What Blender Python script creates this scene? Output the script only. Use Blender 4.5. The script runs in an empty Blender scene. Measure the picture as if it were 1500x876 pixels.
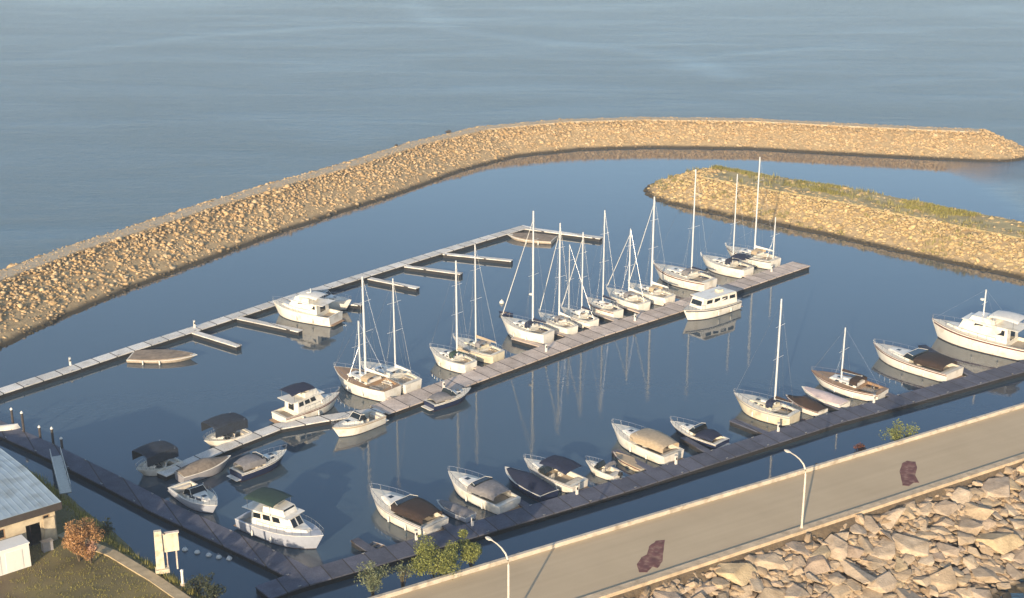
import bpy, bmesh, math, random
import numpy as np
from mathutils import Vector, Matrix

random.seed(7)
rng = np.random.default_rng(11)
R = math.radians
scene = bpy.context.scene
C = scene.collection

# ------------------------------------------------------------------ camera
F = 1960.0                 # focal length in pixels of the 1500 px wide photograph
CAM_H = 68.0
PITCH = math.atan(638.0 / F)
cam_d = bpy.data.cameras.new("camera")
cam = bpy.data.objects.new("camera", cam_d)
C.objects.link(cam)
cam.location = (0, 0, CAM_H)
cam.rotation_euler = (math.pi / 2 - PITCH, 0, 0)
cam_d.sensor_width = 36.0
cam_d.lens = F / 1500.0 * 36.0
cam_d.clip_start = 1.0
cam_d.clip_end = 20000.0
scene.camera = cam

# ------------------------------------------------------------------ sky and sun
SUN_EL = R(14.5)
SUN_AZ = R(197.0)          # clockwise from +Y: behind the camera, a little to the left
world = bpy.data.worlds.new("World")
scene.world = world
world.use_nodes = True
wn = world.node_tree.nodes
wl = world.node_tree.links
wn.clear()
w_out = wn.new("ShaderNodeOutputWorld")
w_bg = wn.new("ShaderNodeBackground")
w_sky = wn.new("ShaderNodeTexSky")
w_sky.sky_type = 'NISHITA'
w_sky.sun_disc = False
w_sky.sun_elevation = SUN_EL
w_sky.sun_rotation = SUN_AZ
w_sky.air_density = 1.0
w_sky.dust_density = 1.3
w_sky.ozone_density = 2.0
w_bg.inputs[1].default_value = 0.15
wl.new(w_sky.outputs[0], w_bg.inputs[0])
wl.new(w_bg.outputs[0], w_out.inputs[0])

sun_d = bpy.data.lights.new("sun", 'SUN')
sun_d.energy = 4.6
sun_d.angle = R(0.6)
sun_d.color = (1.0, 0.80, 0.56)
sun = bpy.data.objects.new("sun", sun_d)
C.objects.link(sun)
to_sun = Vector((math.sin(SUN_AZ) * math.cos(SUN_EL), math.cos(SUN_AZ) * math.cos(SUN_EL), math.sin(SUN_EL)))
sun.rotation_euler = to_sun.to_track_quat('Z', 'Y').to_euler()
sun.location = (-60, -100, 120)

scene.view_settings.view_transform = 'Standard'
scene.view_settings.look = 'None'
scene.view_settings.gamma = 1.0
scene.view_settings.exposure = 0.62
scene.view_settings.use_curve_mapping = False
scene.cycles.use_denoising = True
scene.cycles.max_bounces = 6
scene.cycles.sample_clamp_indirect = 4.0

# ------------------------------------------------------------------ pixel <-> ground
cp, sp = math.cos(PITCH), math.sin(PITCH)
def at(px, py, z=0.0):
    """photo pixel -> world point on the level z"""
    a = (px - 750) / F
    b = (438 - py) / F
    d = Vector((a, cp + b * sp, -sp + b * cp))
    k = (z - CAM_H) / d.z
    return Vector((d.x * k, d.y * k, z))
def px_of(p):
    dz = p[2] - CAM_H
    depth = p[1] * cp - dz * sp
    return 750 + F * p[0] / depth, 438 - F * (p[1] * sp + dz * cp) / depth

# ------------------------------------------------------------------ materials
MATS = {}
def nodes_of(name):
    m = bpy.data.materials.new(name)
    m.use_nodes = True
    nt = m.node_tree
    return m, nt, nt.nodes["Principled BSDF"]

def mat(name, col, rough=0.6, metal=0.0, var=0.12, scale=3.0, bump=0.0, bscale=20.0, spec=0.5, stretch=None, dirt=None):
    """procedural: colour varied by noise, optional bump and darker stains"""
    if name in MATS: return MATS[name]
    m, nt, b = nodes_of(name)
    N, L = nt.nodes, nt.links
    tc = N.new("ShaderNodeTexCoord")
    mp = N.new("ShaderNodeMapping")
    if stretch: mp.inputs["Scale"].default_value = stretch
    L.new(tc.outputs["Object"], mp.inputs[0])
    n = N.new("ShaderNodeTexNoise"); n.inputs["Scale"].default_value = scale; n.inputs["Detail"].default_value = 6
    L.new(mp.outputs[0], n.inputs["Vector"])
    cr = N.new("ShaderNodeValToRGB")
    cr.color_ramp.elements[0].position = 0.3
    cr.color_ramp.elements[1].position = 0.7
    lo = [max(0, c * (1 - var)) for c in col]; hi = [min(1, c * (1 + var)) for c in col]
    cr.color_ramp.elements[0].color = (*lo, 1); cr.color_ramp.elements[1].color = (*hi, 1)
    L.new(n.outputs[0], cr.inputs[0])
    out = cr.outputs[0]
    if dirt:
        n2 = N.new("ShaderNodeTexNoise"); n2.inputs["Scale"].default_value = dirt[1]; n2.inputs["Detail"].default_value = 8
        L.new(tc.outputs["Object"], n2.inputs["Vector"])
        c2 = N.new("ShaderNodeValToRGB")
        c2.color_ramp.elements[0].position = 0.5; c2.color_ramp.elements[1].position = 0.72
        L.new(n2.outputs[0], c2.inputs[0])
        mx = N.new("ShaderNodeMix"); mx.data_type = 'RGBA'
        L.new(c2.outputs[0], mx.inputs[0]); L.new(out, mx.inputs[6]); mx.inputs[7].default_value = (*dirt[0], 1)
        out = mx.outputs[2]
    L.new(out, b.inputs["Base Color"])
    b.inputs["Roughness"].default_value = rough
    b.inputs["Metallic"].default_value = metal
    b.inputs["Specular IOR Level"].default_value = spec
    if bump:
        n3 = N.new("ShaderNodeTexNoise"); n3.inputs["Scale"].default_value = bscale; n3.inputs["Detail"].default_value = 5
        L.new(mp.outputs[0], n3.inputs["Vector"])
        bp = N.new("ShaderNodeBump"); bp.inputs["Strength"].default_value = bump; bp.inputs["Distance"].default_value = 0.05
        L.new(n3.outputs[0], bp.inputs["Height"]); L.new(bp.outputs[0], b.inputs["Normal"])
    MATS[name] = m
    return m

def rock_mat(name, cols, wet=True, wz=0.55, rough=0.9, nscale=1.2):
    if name in MATS: return MATS[name]
    m, nt, b = nodes_of(name)
    N, L = nt.nodes, nt.links
    geo = N.new("ShaderNodeNewGeometry")
    oi = N.new("ShaderNodeObjectInfo")
    ad = N.new("ShaderNodeMath"); ad.operation = 'ADD'
    L.new(geo.outputs["Random Per Island"], ad.inputs[0]); L.new(oi.outputs["Random"], ad.inputs[1])
    fr = N.new("ShaderNodeMath"); fr.operation = 'FRACT'; L.new(ad.outputs[0], fr.inputs[0])
    cr = N.new("ShaderNodeValToRGB"); e = cr.color_ramp.elements
    e[0].position = 0; e[0].color = (*cols[0], 1); e[1].position = 1; e[1].color = (*cols[-1], 1)
    for i, c in enumerate(cols[1:-1]):
        k = e.new((i + 1) / (len(cols) - 1)); k.color = (*c, 1)
    L.new(fr.outputs[0], cr.inputs[0])
    n = N.new("ShaderNodeTexNoise"); n.inputs["Scale"].default_value = nscale; n.inputs["Detail"].default_value = 9
    n.inputs["Roughness"].default_value = 0.65
    L.new(geo.outputs["Position"], n.inputs["Vector"])
    c2 = N.new("ShaderNodeValToRGB")
    c2.color_ramp.elements[0].position = 0.3; c2.color_ramp.elements[0].color = (.62, .58, .54, 1)
    c2.color_ramp.elements[1].position = 0.68; c2.color_ramp.elements[1].color = (1.15, 1.12, 1.08, 1)
    L.new(n.outputs[0], c2.inputs[0])
    mx = N.new("ShaderNodeMix"); mx.data_type = 'RGBA'; mx.blend_type = 'MULTIPLY'; mx.inputs[0].default_value = 1
    L.new(cr.outputs[0], mx.inputs[6]); L.new(c2.outputs[0], mx.inputs[7])
    out = mx.outputs[2]
    if wet:                                              # algae and damp on the stones the water reaches
        sx = N.new("ShaderNodeSeparateXYZ"); L.new(geo.outputs["Position"], sx.inputs[0])
        mr = N.new("ShaderNodeMapRange"); mr.inputs["From Min"].default_value = wz - .25; mr.inputs["From Max"].default_value = wz + .15
        mr.inputs["To Min"].default_value = 1; mr.inputs["To Max"].default_value = 0
        L.new(sx.outputs[2], mr.inputs[0])
        mw = N.new("ShaderNodeMix"); mw.data_type = 'RGBA'
        L.new(mr.outputs[0], mw.inputs[0]); L.new(out, mw.inputs[6]); mw.inputs[7].default_value = (.055, .042, .022, 1)
        out = mw.outputs[2]
    L.new(out, b.inputs["Base Color"])
    b.inputs["Roughness"].default_value = rough
    n3 = N.new("ShaderNodeTexNoise"); n3.inputs["Scale"].default_value = 5; n3.inputs["Detail"].default_value = 8
    L.new(geo.outputs["Position"], n3.inputs["Vector"])
    bp = N.new("ShaderNodeBump"); bp.inputs["Strength"].default_value = .7; bp.inputs["Distance"].default_value = .12
    L.new(n3.outputs[0], bp.inputs["Height"]); L.new(bp.outputs[0], b.inputs["Normal"])
    MATS[name] = m
    return m

def leaf_mat(name, col):
    if name in MATS: return MATS[name]
    m, nt, b = nodes_of(name)
    N, L = nt.nodes, nt.links
    geo = N.new("ShaderNodeNewGeometry")
    cr = N.new("ShaderNodeValToRGB"); e = cr.color_ramp.elements
    e[0].color = (*[c * .55 for c in col], 1); e[1].color = (*[c * 1.5 for c in col], 1)
    L.new(geo.outputs["Random Per Island"], cr.inputs[0]); L.new(cr.outputs[0], b.inputs["Base Color"])
    b.inputs["Roughness"].default_value = .6
    tr = N.new("ShaderNodeBsdfTranslucent"); L.new(cr.outputs[0], tr.inputs[0])
    ms = N.new("ShaderNodeMixShader"); ms.inputs[0].default_value = .3
    L.new(b.outputs[0], ms.inputs[1]); L.new(tr.outputs[0], ms.inputs[2])
    L.new(ms.outputs[0], N["Material Output"].inputs[0])
    MATS[name] = m
    return m

def water_mat():
    m, nt, b = nodes_of("water")
    N, L = nt.nodes, nt.links
    geo = N.new("ShaderNodeNewGeometry")
    calm = N.new("ShaderNodeAttribute"); calm.attribute_name = "calm"
    slick = N.new("ShaderNodeAttribute"); slick.attribute_name = "slick"
    def mapping(s, rot=0):
        mp = N.new("ShaderNodeMapping"); mp.inputs["Scale"].default_value = s; mp.inputs["Rotation"].default_value = (0, 0, rot)
        L.new(geo.outputs["Position"], mp.inputs[0]); return mp.outputs[0]
    def noise(vec, sc, det=4, ro=.6, dist=0.0):
        n = N.new("ShaderNodeTexNoise"); n.inputs["Scale"].default_value = sc; n.inputs["Detail"].default_value = det
        n.inputs["Roughness"].default_value = ro; n.inputs["Distortion"].default_value = dist
        L.new(vec, n.inputs["Vector"]); return n.outputs[0]
    def math_(op, a, c):
        k = N.new("ShaderNodeMath"); k.operation = op
        for i, v in enumerate((a, c)):
            if isinstance(v, (int, float)): k.inputs[i].default_value = v
            else: L.new(v, k.inputs[i])
        return k.outputs[0]
    def rng_(v, a, c, d, e):
        k = N.new("ShaderNodeMapRange"); k.inputs[1].default_value = a; k.inputs[2].default_value = c
        k.inputs[3].default_value = d; k.inputs[4].default_value = e; L.new(v, k.inputs[0]); return k.outputs[0]
    # open lake: wind chop in long crests with gusty patches
    v1 = mapping((.55, 1.15, 1), R(8)); v2 = mapping((.12, .35, 1), R(-6))
    chop = math_('ADD', math_('MULTIPLY', noise(v1, 1.2, 6, .72), .95), math_('ADD', math_('MULTIPLY', noise(v2, .8, 3), .3), math_('MULTIPLY', noise(mapping((.09, .26, 1), R(12)), 1.0, 5, .8), 1.7)))
    gust = rng_(noise(mapping((.010, .035, 1), R(10)), 1.0, 4, .6, .6), .35, .68, .48, 1.25)
    slk = rng_(slick.outputs["Fac"], 0, 1, 1, .5)
    lake_h = math_('MULTIPLY', math_('MULTIPLY', chop, gust), slk)
    b1 = N.new("ShaderNodeBump"); b1.inputs["Strength"].default_value = 1.0; b1.inputs["Distance"].default_value = .36
    L.new(lake_h, b1.inputs["Height"])
    # harbour: faint cat's paws
    hv = mapping((1, 1, 1)); hp = rng_(noise(mapping((.03, .05, 1)), 1.0, 3), .4, .65, .5, 1.3)
    harb = math_('MULTIPLY', math_('ADD', noise(hv, 1.6, 3), math_('MULTIPLY', noise(hv, .35, 2), 1.5)), hp)
    b2 = N.new("ShaderNodeBump"); b2.inputs["Strength"].default_value = 1.0; b2.inputs["Distance"].default_value = .007
    L.new(harb, b2.inputs["Height"])
    mn = N.new("ShaderNodeMix"); mn.data_type = 'VECTOR'
    L.new(calm.outputs["Fac"], mn.inputs[0]); L.new(b1.outputs[0], mn.inputs[4]); L.new(b2.outputs[0], mn.inputs[5])
    L.new(mn.outputs[1], b.inputs["Normal"])
    # the lake carries silt and reads paler, the basin is deep and clear
    mc = N.new("ShaderNodeMix"); mc.data_type = 'RGBA'
    L.new(calm.outputs["Fac"], mc.inputs[0])
    mc.inputs[6].default_value = LAKE_COL; mc.inputs[7].default_value = HARB_COL
    L.new(mc.outputs[2], b.inputs["Base Color"])
    L.new(rng_(calm.outputs["Fac"], 0, 1, .12, .025), b.inputs["Roughness"])
    b.inputs["IOR"].default_value = 1.60
    return m
LAKE_COL = (.050, .118, .185, 1)
HARB_COL = (.044, .070, .092, 1)

# ------------------------------------------------------------------ mesh helpers
class MB:
    """collects verts and faces for ONE mesh object"""
    def __init__(s): s.v = []; s.f = []
    def add(s, vs, fs):
        o = len(s.v); s.v += [tuple(v) for v in vs]; s.f += [tuple(o + i for i in f) for f in fs]; return s
    def box(s, c, d, rz=0.0, top=(1, 1)):
        hx, hy, hz = d[0] / 2, d[1] / 2, d[2] / 2
        cr, sr = math.cos(rz), math.sin(rz); vs = []
        for k, (tx, ty) in ((-1, (1, 1)), (1, top)):
            for sx, sy in ((-1, -1), (1, -1), (1, 1), (-1, 1)):
                x, y = sx * hx * tx, sy * hy * ty
                vs.append((c[0] + x * cr - y * sr, c[1] + x * sr + y * cr, c[2] + k * hz))
        return s.add(vs, [(3, 2, 1, 0), (4, 5, 6, 7), (0, 1, 5, 4), (1, 2, 6, 5), (2, 3, 7, 6), (3, 0, 4, 7)])
    def hexa(s, p):   # 8 points: bottom 4 ccw, top 4 ccw
        return s.add(p, [(3, 2, 1, 0), (4, 5, 6, 7), (0, 1, 5, 4), (1, 2, 6, 5), (2, 3, 7, 6), (3, 0, 4, 7)])
    def tube(s, pts, r, n=8, r2=None):
        pts = [Vector(p) for p in pts]; m = len(pts); rings = []
        for i, p in enumerate(pts):
            a = pts[max(0, i - 1)]; c = pts[min(m - 1, i + 1)]
            d = (c - a).normalized()
            u = d.cross(Vector((0, 0, 1))) if abs(d.z) < .95 else d.cross(Vector((1, 0, 0)))
            u.normalize(); w = d.cross(u)
            rr = r if r2 is None else r + (r2 - r) * i / (m - 1)
            rings.append([p + u * rr * math.cos(2 * math.pi * j / n) + w * rr * math.sin(2 * math.pi * j / n) for j in range(n)])
        vs = [v for rg in rings for v in rg]
        fs = [(i * n + j, i * n + (j + 1) % n, (i + 1) * n + (j + 1) % n, (i + 1) * n + j) for i in range(m - 1) for j in range(n)]
        fs += [tuple(range(n))[::-1], tuple((m - 1) * n + j for j in range(n))]
        return s.add(vs, fs)
    def lathe(s, prof, c=(0, 0, 0), n=14):
        vs = []; m = len(prof)
        for r_, z in prof:
            for j in range(n):
                a = 2 * math.pi * j / n; vs.append((c[0] + r_ * math.cos(a), c[1] + r_ * math.sin(a), c[2] + z))
        fs = [(i * n + j, i * n + (j + 1) % n, (i + 1) * n + (j + 1) % n, (i + 1) * n + j) for i in range(m - 1) for j in range(n)]
        fs += [tuple(range(n))[::-1], tuple((m - 1) * n + j for j in range(n))]
        return s.add(vs, fs)
    def loft(s, rings, close=False, caps=True):
        n = len(rings[0]); vs = [v for r_ in rings for v in r_]; fs = []
        for i in range(len(rings) - 1):
            for j in range(n if close else n - 1):
                fs.append((i * n + j, i * n + (j + 1) % n, (i + 1) * n + (j + 1) % n, (i + 1) * n + j))
        if caps: fs += [tuple(range(n))[::-1], tuple((len(rings) - 1) * n + j for j in range(n))]
        return s.add(vs, fs)
    def build(s, name, m, parent=None, smooth=False, bevel=0.0, fix=True):
        me = bpy.data.meshes.new(name); me.from_pydata(s.v, [], s.f)
        if fix:
            bm = bmesh.new(); bm.from_mesh(me)
            bmesh.ops.remove_doubles(bm, verts=bm.verts, dist=1e-4)
            bmesh.ops.recalc_face_normals(bm, faces=bm.faces)
            bm.to_mesh(me); bm.free()
        o = bpy.data.objects.new(name, me); C.objects.link(o)
        if m: me.materials.append(m)
        if parent: o.parent = parent
        if smooth:
            me.polygons.foreach_set("use_smooth", [True] * len(me.polygons))
            try: me.set_sharp_from_angle(angle=R(38))
            except Exception: pass
        if bevel:
            bv = o.modifiers.new("bevel", 'BEVEL'); bv.width = bevel; bv.segments = 2; bv.limit_method = 'ANGLE'
        me.update()
        return o

def tag(o, label=None, cat=None, group=None, kind=None):
    if label: o["label"] = label
    if cat: o["category"] = cat
    if group: o["group"] = group
    if kind: o["kind"] = kind
    return o
def empty(name, loc=(0, 0, 0), rz=0.0):
    o = bpy.data.objects.new(name, None); C.objects.link(o); o.location = loc; o.rotation_euler = (0, 0, rz)
    o.empty_display_size = .5
    return o
def np_mesh(name, V, Fc, m, parent=None, smooth=False):
    me = bpy.data.meshes.new(name)
    V = np.asarray(V, np.float32); Fc = np.asarray(Fc, np.int32); k = Fc.shape[1]
    me.vertices.add(len(V)); me.vertices.foreach_set("co", V.ravel())
    me.loops.add(Fc.size); me.loops.foreach_set("vertex_index", Fc.ravel())
    me.polygons.add(len(Fc)); me.polygons.foreach_set("loop_start", np.arange(0, Fc.size, k, dtype=np.int32))
    me.polygons.foreach_set("loop_total", np.full(len(Fc), k, np.int32))
    me.update(calc_edges=True); me.validate()
    if m: me.materials.append(m)
    if smooth: me.polygons.foreach_set("use_smooth", [True] * len(me.polygons))
    o = bpy.data.objects.new(name, me); C.objects.link(o)
    if parent: o.parent = parent
    return o

def seg_dist(P, poly):
    """distance of points P (n,2) to a polyline, and arclength of the foot"""
    best = np.full(len(P), 1e9); s_at = np.zeros(len(P)); s0 = 0.0
    for a, b in zip(poly[:-1], poly[1:]):
        a = np.array(a); b = np.array(b); d = b - a; L = np.hypot(*d)
        t = np.clip(((P - a) @ d) / (L * L), 0, 1)
        q = a + t[:, None] * d; r_ = np.hypot(*(P - q).T)
        k = r_ < best; best[k] = r_[k]; s_at[k] = s0 + t[k] * L; s0 += L
    return best, s_at
def inside(P, poly):
    x, y = P[:, 0], P[:, 1]; c = np.zeros(len(P), bool); n = len(poly)
    for i in range(n):
        x1, y1 = poly[i]; x2, y2 = poly[(i + 1) % n]
        if y1 == y2: continue
        k = ((y1 > y) != (y2 > y)) & (x < (x2 - x1) * (y - y1) / (y2 - y1) + x1)
        c ^= k
    return c
def lump(x, y, s=1.0):
    return (np.sin(x * .9 * s + 1.3 * np.sin(y * .5 * s)) + np.sin(y * 1.1 * s + 1.7 * np.sin(x * .6 * s + 2)) + .6 * np.sin(x * 2.3 * s + y * 1.9 * s)) / 2.6

# rock shapes: angular hulls, beveled by a second ring of points
def hull_template(seed, flat=.6, npts=15, bev=0.0):
    r_ = random.Random(seed); bm = bmesh.new()
    for _ in range(npts):
        v = Vector((r_.gauss(0, 1), r_.gauss(0, 1), r_.gauss(0, 1))).normalized()
        v = Vector((v.x, v.y * r_.uniform(.7, .95), v.z * flat)) * r_.uniform(.82, 1.0)
        bm.verts.new(v)
    g = bmesh.ops.convex_hull(bm, input=bm.verts)
    kill = [e for e in g["geom_interior"] if isinstance(e, bmesh.types.BMVert)]
    bmesh.ops.delete(bm, geom=kill, context='VERTS')
    bmesh.ops.dissolve_limit(bm, angle_limit=R(14), verts=bm.verts, edges=bm.edges)
    if bev: bmesh.ops.bevel(bm, geom=list(bm.edges), offset=bev, segments=1, profile=.6, affect='EDGES', clamp_overlap=True)
    bmesh.ops.triangulate(bm, faces=bm.faces)
    bmesh.ops.recalc_face_normals(bm, faces=bm.faces)
    bm.verts.index_update()
    V = np.array([v.co[:] for v in bm.verts]); Fc = np.array([[v.index for v in f.verts] for f in bm.faces])
    bm.free(); return V, Fc
TPL = [hull_template(i, .72, 13) for i in range(28)]

def rock_field(name, pts, sizes, m, parent=None, tilt=.25, tpl=None):
    tpl = tpl or TPL
    Vs, Fs, off = [], [], 0
    for (x, y, z), s in zip(pts, sizes):
        V, Fc = tpl[rng.integers(len(tpl))]
        a = rng.uniform(0, 6.28); tx, ty = rng.normal(0, tilt, 2)
        ca, sa = math.cos(a), math.sin(a)
        Rz = np.array([[ca, -sa, 0], [sa, ca, 0], [0, 0, 1]])
        Rx = np.array([[1, 0, 0], [0, math.cos(tx), -math.sin(tx)], [0, math.sin(tx), math.cos(tx)]])
        Ry = np.array([[math.cos(ty), 0, math.sin(ty)], [0, 1, 0], [-math.sin(ty), 0, math.cos(ty)]])
        W = V @ (Rx @ Ry @ Rz).T * s * .5 * np.array([rng.uniform(.85, 1.25), rng.uniform(.85, 1.2), rng.uniform(.8, 1.1)])
        Vs.append(W + np.array([x, y, z])); Fs.append(Fc + off); off += len(V)
    return np_mesh(name, np.vstack(Vs), np.vstack(Fs), m, parent)

# ------------------------------------------------------------------ layout lines
def w2(px, py, z=0.0):
    p = at(px, py, z); return np.array([p.x, p.y])
toe_px = [(0, 512), (100, 464), (200, 421), (300, 384), (400, 346), (500, 312), (600, 280), (680, 250), (760, 229),
          (850, 220), (950, 217), (1100, 219), (1200, 225), (1350, 233), (1440, 237)]
toe = [w2(*p) for p in toe_px]
HALF_W = 13.4
def offset(poly, d):
    out = []
    for i, p in enumerate(poly):
        a = poly[max(0, i - 1)]; b = poly[min(len(poly) - 1, i + 1)]
        t = (b - a) / np.hypot(*(b - a)); out.append(p + d * np.array([-t[1], t[0]]))
    return out
bw_line = offset(toe, HALF_W)                       # centre of the outer breakwater
d0 = (bw_line[0] - bw_line[1]); d0 /= np.hypot(*d0)
bw_line = [bw_line[0] + d0 * 75 + np.array([-6, 0]), bw_line[0] + d0 * 30] + bw_line
in_toe = [w2(*p) for p in [(985, 300), (1060, 316), (1140, 331), (1200, 343), (1300, 366), (1400, 388), (1500, 410)]]
IN_HALF = 15.6
in_line = offset(in_toe, IN_HALF)
in_line = [in_line[0]] + in_line[1:] 
d1 = in_line[-1] - in_line[-2]; d1 /= np.hypot(*d1)
in_line = in_line + [in_line[-1] + d1 * 60]

# causeway axis
I0 = np.array([9.9, 119.15]); T = np.array([math.cos(R(31.2)), math.sin(R(31.2))]); Q = np.array([T[1], -T[0]])
def cw(s, q, z=0.0):
    p = I0 + T * s + Q * q; return Vector((p[0], p[1], z))

# ------------------------------------------------------------------ water
def build_water():
    xs = np.concatenate([[-9000, -4000, -1500, -700, -400], np.arange(-280, 321, 5.0), [420, 700, 1500, 4000, 9000]])
    ys = np.concatenate([[-4000, -1000, -200], np.arange(0, 700, 5.0), [720, 760, 900, 1400, 3000, 9000]])
    X, Y = np.meshgrid(xs, ys); P = np.stack([X.ravel(), Y.ravel()], 1)
    V = np.c_[P, np.zeros(len(P))]
    nx = len(xs); ny = len(ys)
    i = np.arange(nx * ny).reshape(ny, nx)
    Fc = np.stack([i[:-1, :-1], i[:-1, 1:], i[1:, 1:], i[1:, :-1]], -1).reshape(-1, 4)
    o = np_mesh("water", V, Fc, water_mat())
    harb = [tuple(p) for p in bw_line] + [(150, 285), (150, 190), tuple(cw(150, 4)[:2]), tuple(cw(-70, 4)[:2])]
    ins = inside(P, harb); dd, _ = seg_dist(P, harb + [harb[0]])
    sd = np.where(ins, dd, -dd)
    calm = np.clip((sd + 6) / 12, 0, 1)
    edge = np.clip((140 - P[:, 0]) / 40, 0, 1)
    calm = calm * np.where(P[:, 1] > 230, edge, 1)
    sl = np.zeros(len(P))
    for line, wd in (([(100, 75), (300, 52), (450, 42), (600, 36), (750, 56), (900, 70), (1000, 86), (1070, 112)], 9),
                     ([(585, -30), (610, 10), (650, 42)], 10), ([(-100, -10), (200, 10), (500, -20)], 30), ([(1000, 86), (1200, 70), (1290, 72)], 4)):
        ln = [w2(*p) for p in line]; r_, _ = seg_dist(P, ln)
        sl = np.maximum(sl, np.exp(-(r_ / wd) ** 2))
    for nm, dat in (("calm", calm), ("slick", sl)):
        at_ = o.data.attributes.new(nm, 'FLOAT', 'POINT'); at_.data.foreach_set("value", dat.astype(np.float32))
    tag(o, kind="structure")
build_water()

# ------------------------------------------------------------------ breakwaters
def berm(name, line, half, crest, h, m, parent):
    """height field round a centre line, trimmed under the water"""
    L = np.array(line); x0, y0 = L.min(0) - half - 5; x1, y1 = L.max(0) + half + 5
    st = 1.5
    X, Y = np.meshgrid(np.arange(x0, x1, st), np.arange(y0, y1, st)); P = np.stack([X.ravel(), Y.ravel()], 1)
    d, _ = seg_dist(P, line)
    z = np.minimum(h, (half - d) * h / (half - crest)) + .15 * lump(P[:, 0], P[:, 1])
    z = np.maximum(z, -2.0)
    ny, nx = X.shape; i = np.arange(nx * ny).reshape(ny, nx)
    Fc = np.stack([i[:-1, :-1], i[:-1, 1:], i[1:, 1:], i[1:, :-1]], -1).reshape(-1, 4)
    keep = (z[Fc] > -1.9).any(1)
    Fc = Fc[keep]; used = np.unique(Fc); re = -np.ones(len(P), int); re[used] = np.arange(len(used))
    return np_mesh(name, np.c_[P, z][used], re[Fc], m, parent, smooth=True)
def berm_z(d, half, crest, h): return np.minimum(h, (half - d) * h / (half - crest))

M_TAN = rock_mat("tan_stone", [(.44, .30, .15), (.52, .37, .195), (.60, .44, .25), (.48, .34, .175), (.39, .285, .16), (.63, .49, .30), (.54, .39, .205)])
M_FILL = rock_mat("stone_fill", [(.44, .33, .18), (.48, .36, .20)])
M_GRAVEL = mat("crest_gravel", (.47, .385, .265), .95, var=.2, scale=1.5, bump=.5, bscale=12)

def scatter(line, half, n, lo, hi, margin=1.0):
    L = np.array(line); x0, y0 = L.min(0) - half; x1, y1 = L.max(0) + half
    out = []
    while len(out) < n:
        P = np.stack([rng.uniform(x0, x1, 20000), rng.uniform(y0, y1, 20000)], 1)
        d, s = seg_dist(P, line)
        k = (d < hi) & (d >= lo); out += [(p[0], p[1], dd) for p, dd in zip(P[k], d[k])]
    return np.array(out[:n])

bw = tag(empty("rubble_breakwater", (*bw_line[6], 0)), "long curved tan stone breakwater between harbour and open lake", "breakwater")
def local(o, root):
    o.matrix_parent_inverse = Matrix.Translation(-Vector(root.location)); return o
H1, CR1 = 5.0, 2.4
local(berm("core", bw_line, HALF_W, CR1, H1 - .42, M_FILL, bw), bw)
S = scatter(bw_line, HALF_W, 38000, CR1 - 1.6, HALF_W + .6)
z = berm_z(S[:, 2], HALF_W, CR1, H1) - .22 + rng.normal(0, .08, len(S))
o = rock_field("armour_stones", np.c_[S[:, :2], z], np.clip(rng.lognormal(-.42, .38, len(S)), .35, 1.9), M_TAN, bw)
local(tag(o, kind="stuff"), bw)
mb = MB()
prevs = []
for side in (1.0, -1.0): prevs.append(offset(bw_line, side * 1.75))
rings = [[(a[0], a[1], H1 + .1), (b[0], b[1], H1 + .1)] for a, b in zip(*prevs)]
mb.loft(rings, caps=False)
S = scatter(bw_line, HALF_W, 2600, 0, 2.6)
o = rock_field("loose_stones", np.c_[S[:, :2], np.full(len(S), H1 + .1)], rng.uniform(.18, .5, len(S)), M_TAN, bw); local(tag(o, kind="stuff"), bw)
cp_ = mb.build("crest_path", M_GRAVEL, bw); local(cp_, bw)
sm = cp_.modifiers.new("thick", 'SOLIDIFY'); sm.thickness = .4; sm.offset = -1

ib = tag(empty("grassy_breakwater", (*in_line[1], 0)), "shorter stone breakwater with grass along its top at the harbour mouth", "breakwater")
H2, CR2 = 4.3, 5.6
def dirt_mat():
    return mat("grassy_soil", (.38, .31, .15), .95, var=.35, scale=.35, bump=.8, bscale=4, dirt=((.44, .34, .17), .22))
M_SOIL = dirt_mat()
local(berm("core", in_line, IN_HALF, CR2, H2 - .4, M_FILL, ib), ib)
S = scatter(in_line, IN_HALF, 24000, CR2 - 4.2, IN_HALF + .6)
z = berm_z(S[:, 2], IN_HALF, CR2, H2) - .22 + rng.normal(0, .08, len(S))
M_TAN2 = rock_mat("ochre_stone", [(.43, .31, .14), (.53, .39, .185), (.60, .46, .24), (.46, .36, .17), (.39, .30, .16), (.63, .5, .29)])
o = rock_field("armour_stones", np.c_[S[:, :2], z], np.clip(rng.lognormal(-.38, .4, len(S)), .35, 2.0), M_TAN2, ib)
local(tag(o, kind="stuff"), ib)
rings = [[(a[0], a[1], H2 + .02), (b[0], b[1], H2 + .02)] for a, b in zip(offset(in_line, 5.6), offset(in_line, -5.2))]
mb = MB(); mb.loft(rings, caps=False)
tc = mb.build("grass_top", M_SOIL, ib); local(tc, ib)
sm = tc.modifiers.new("thick", 'SOLIDIFY'); sm.thickness = .4; sm.offset = -1

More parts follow.
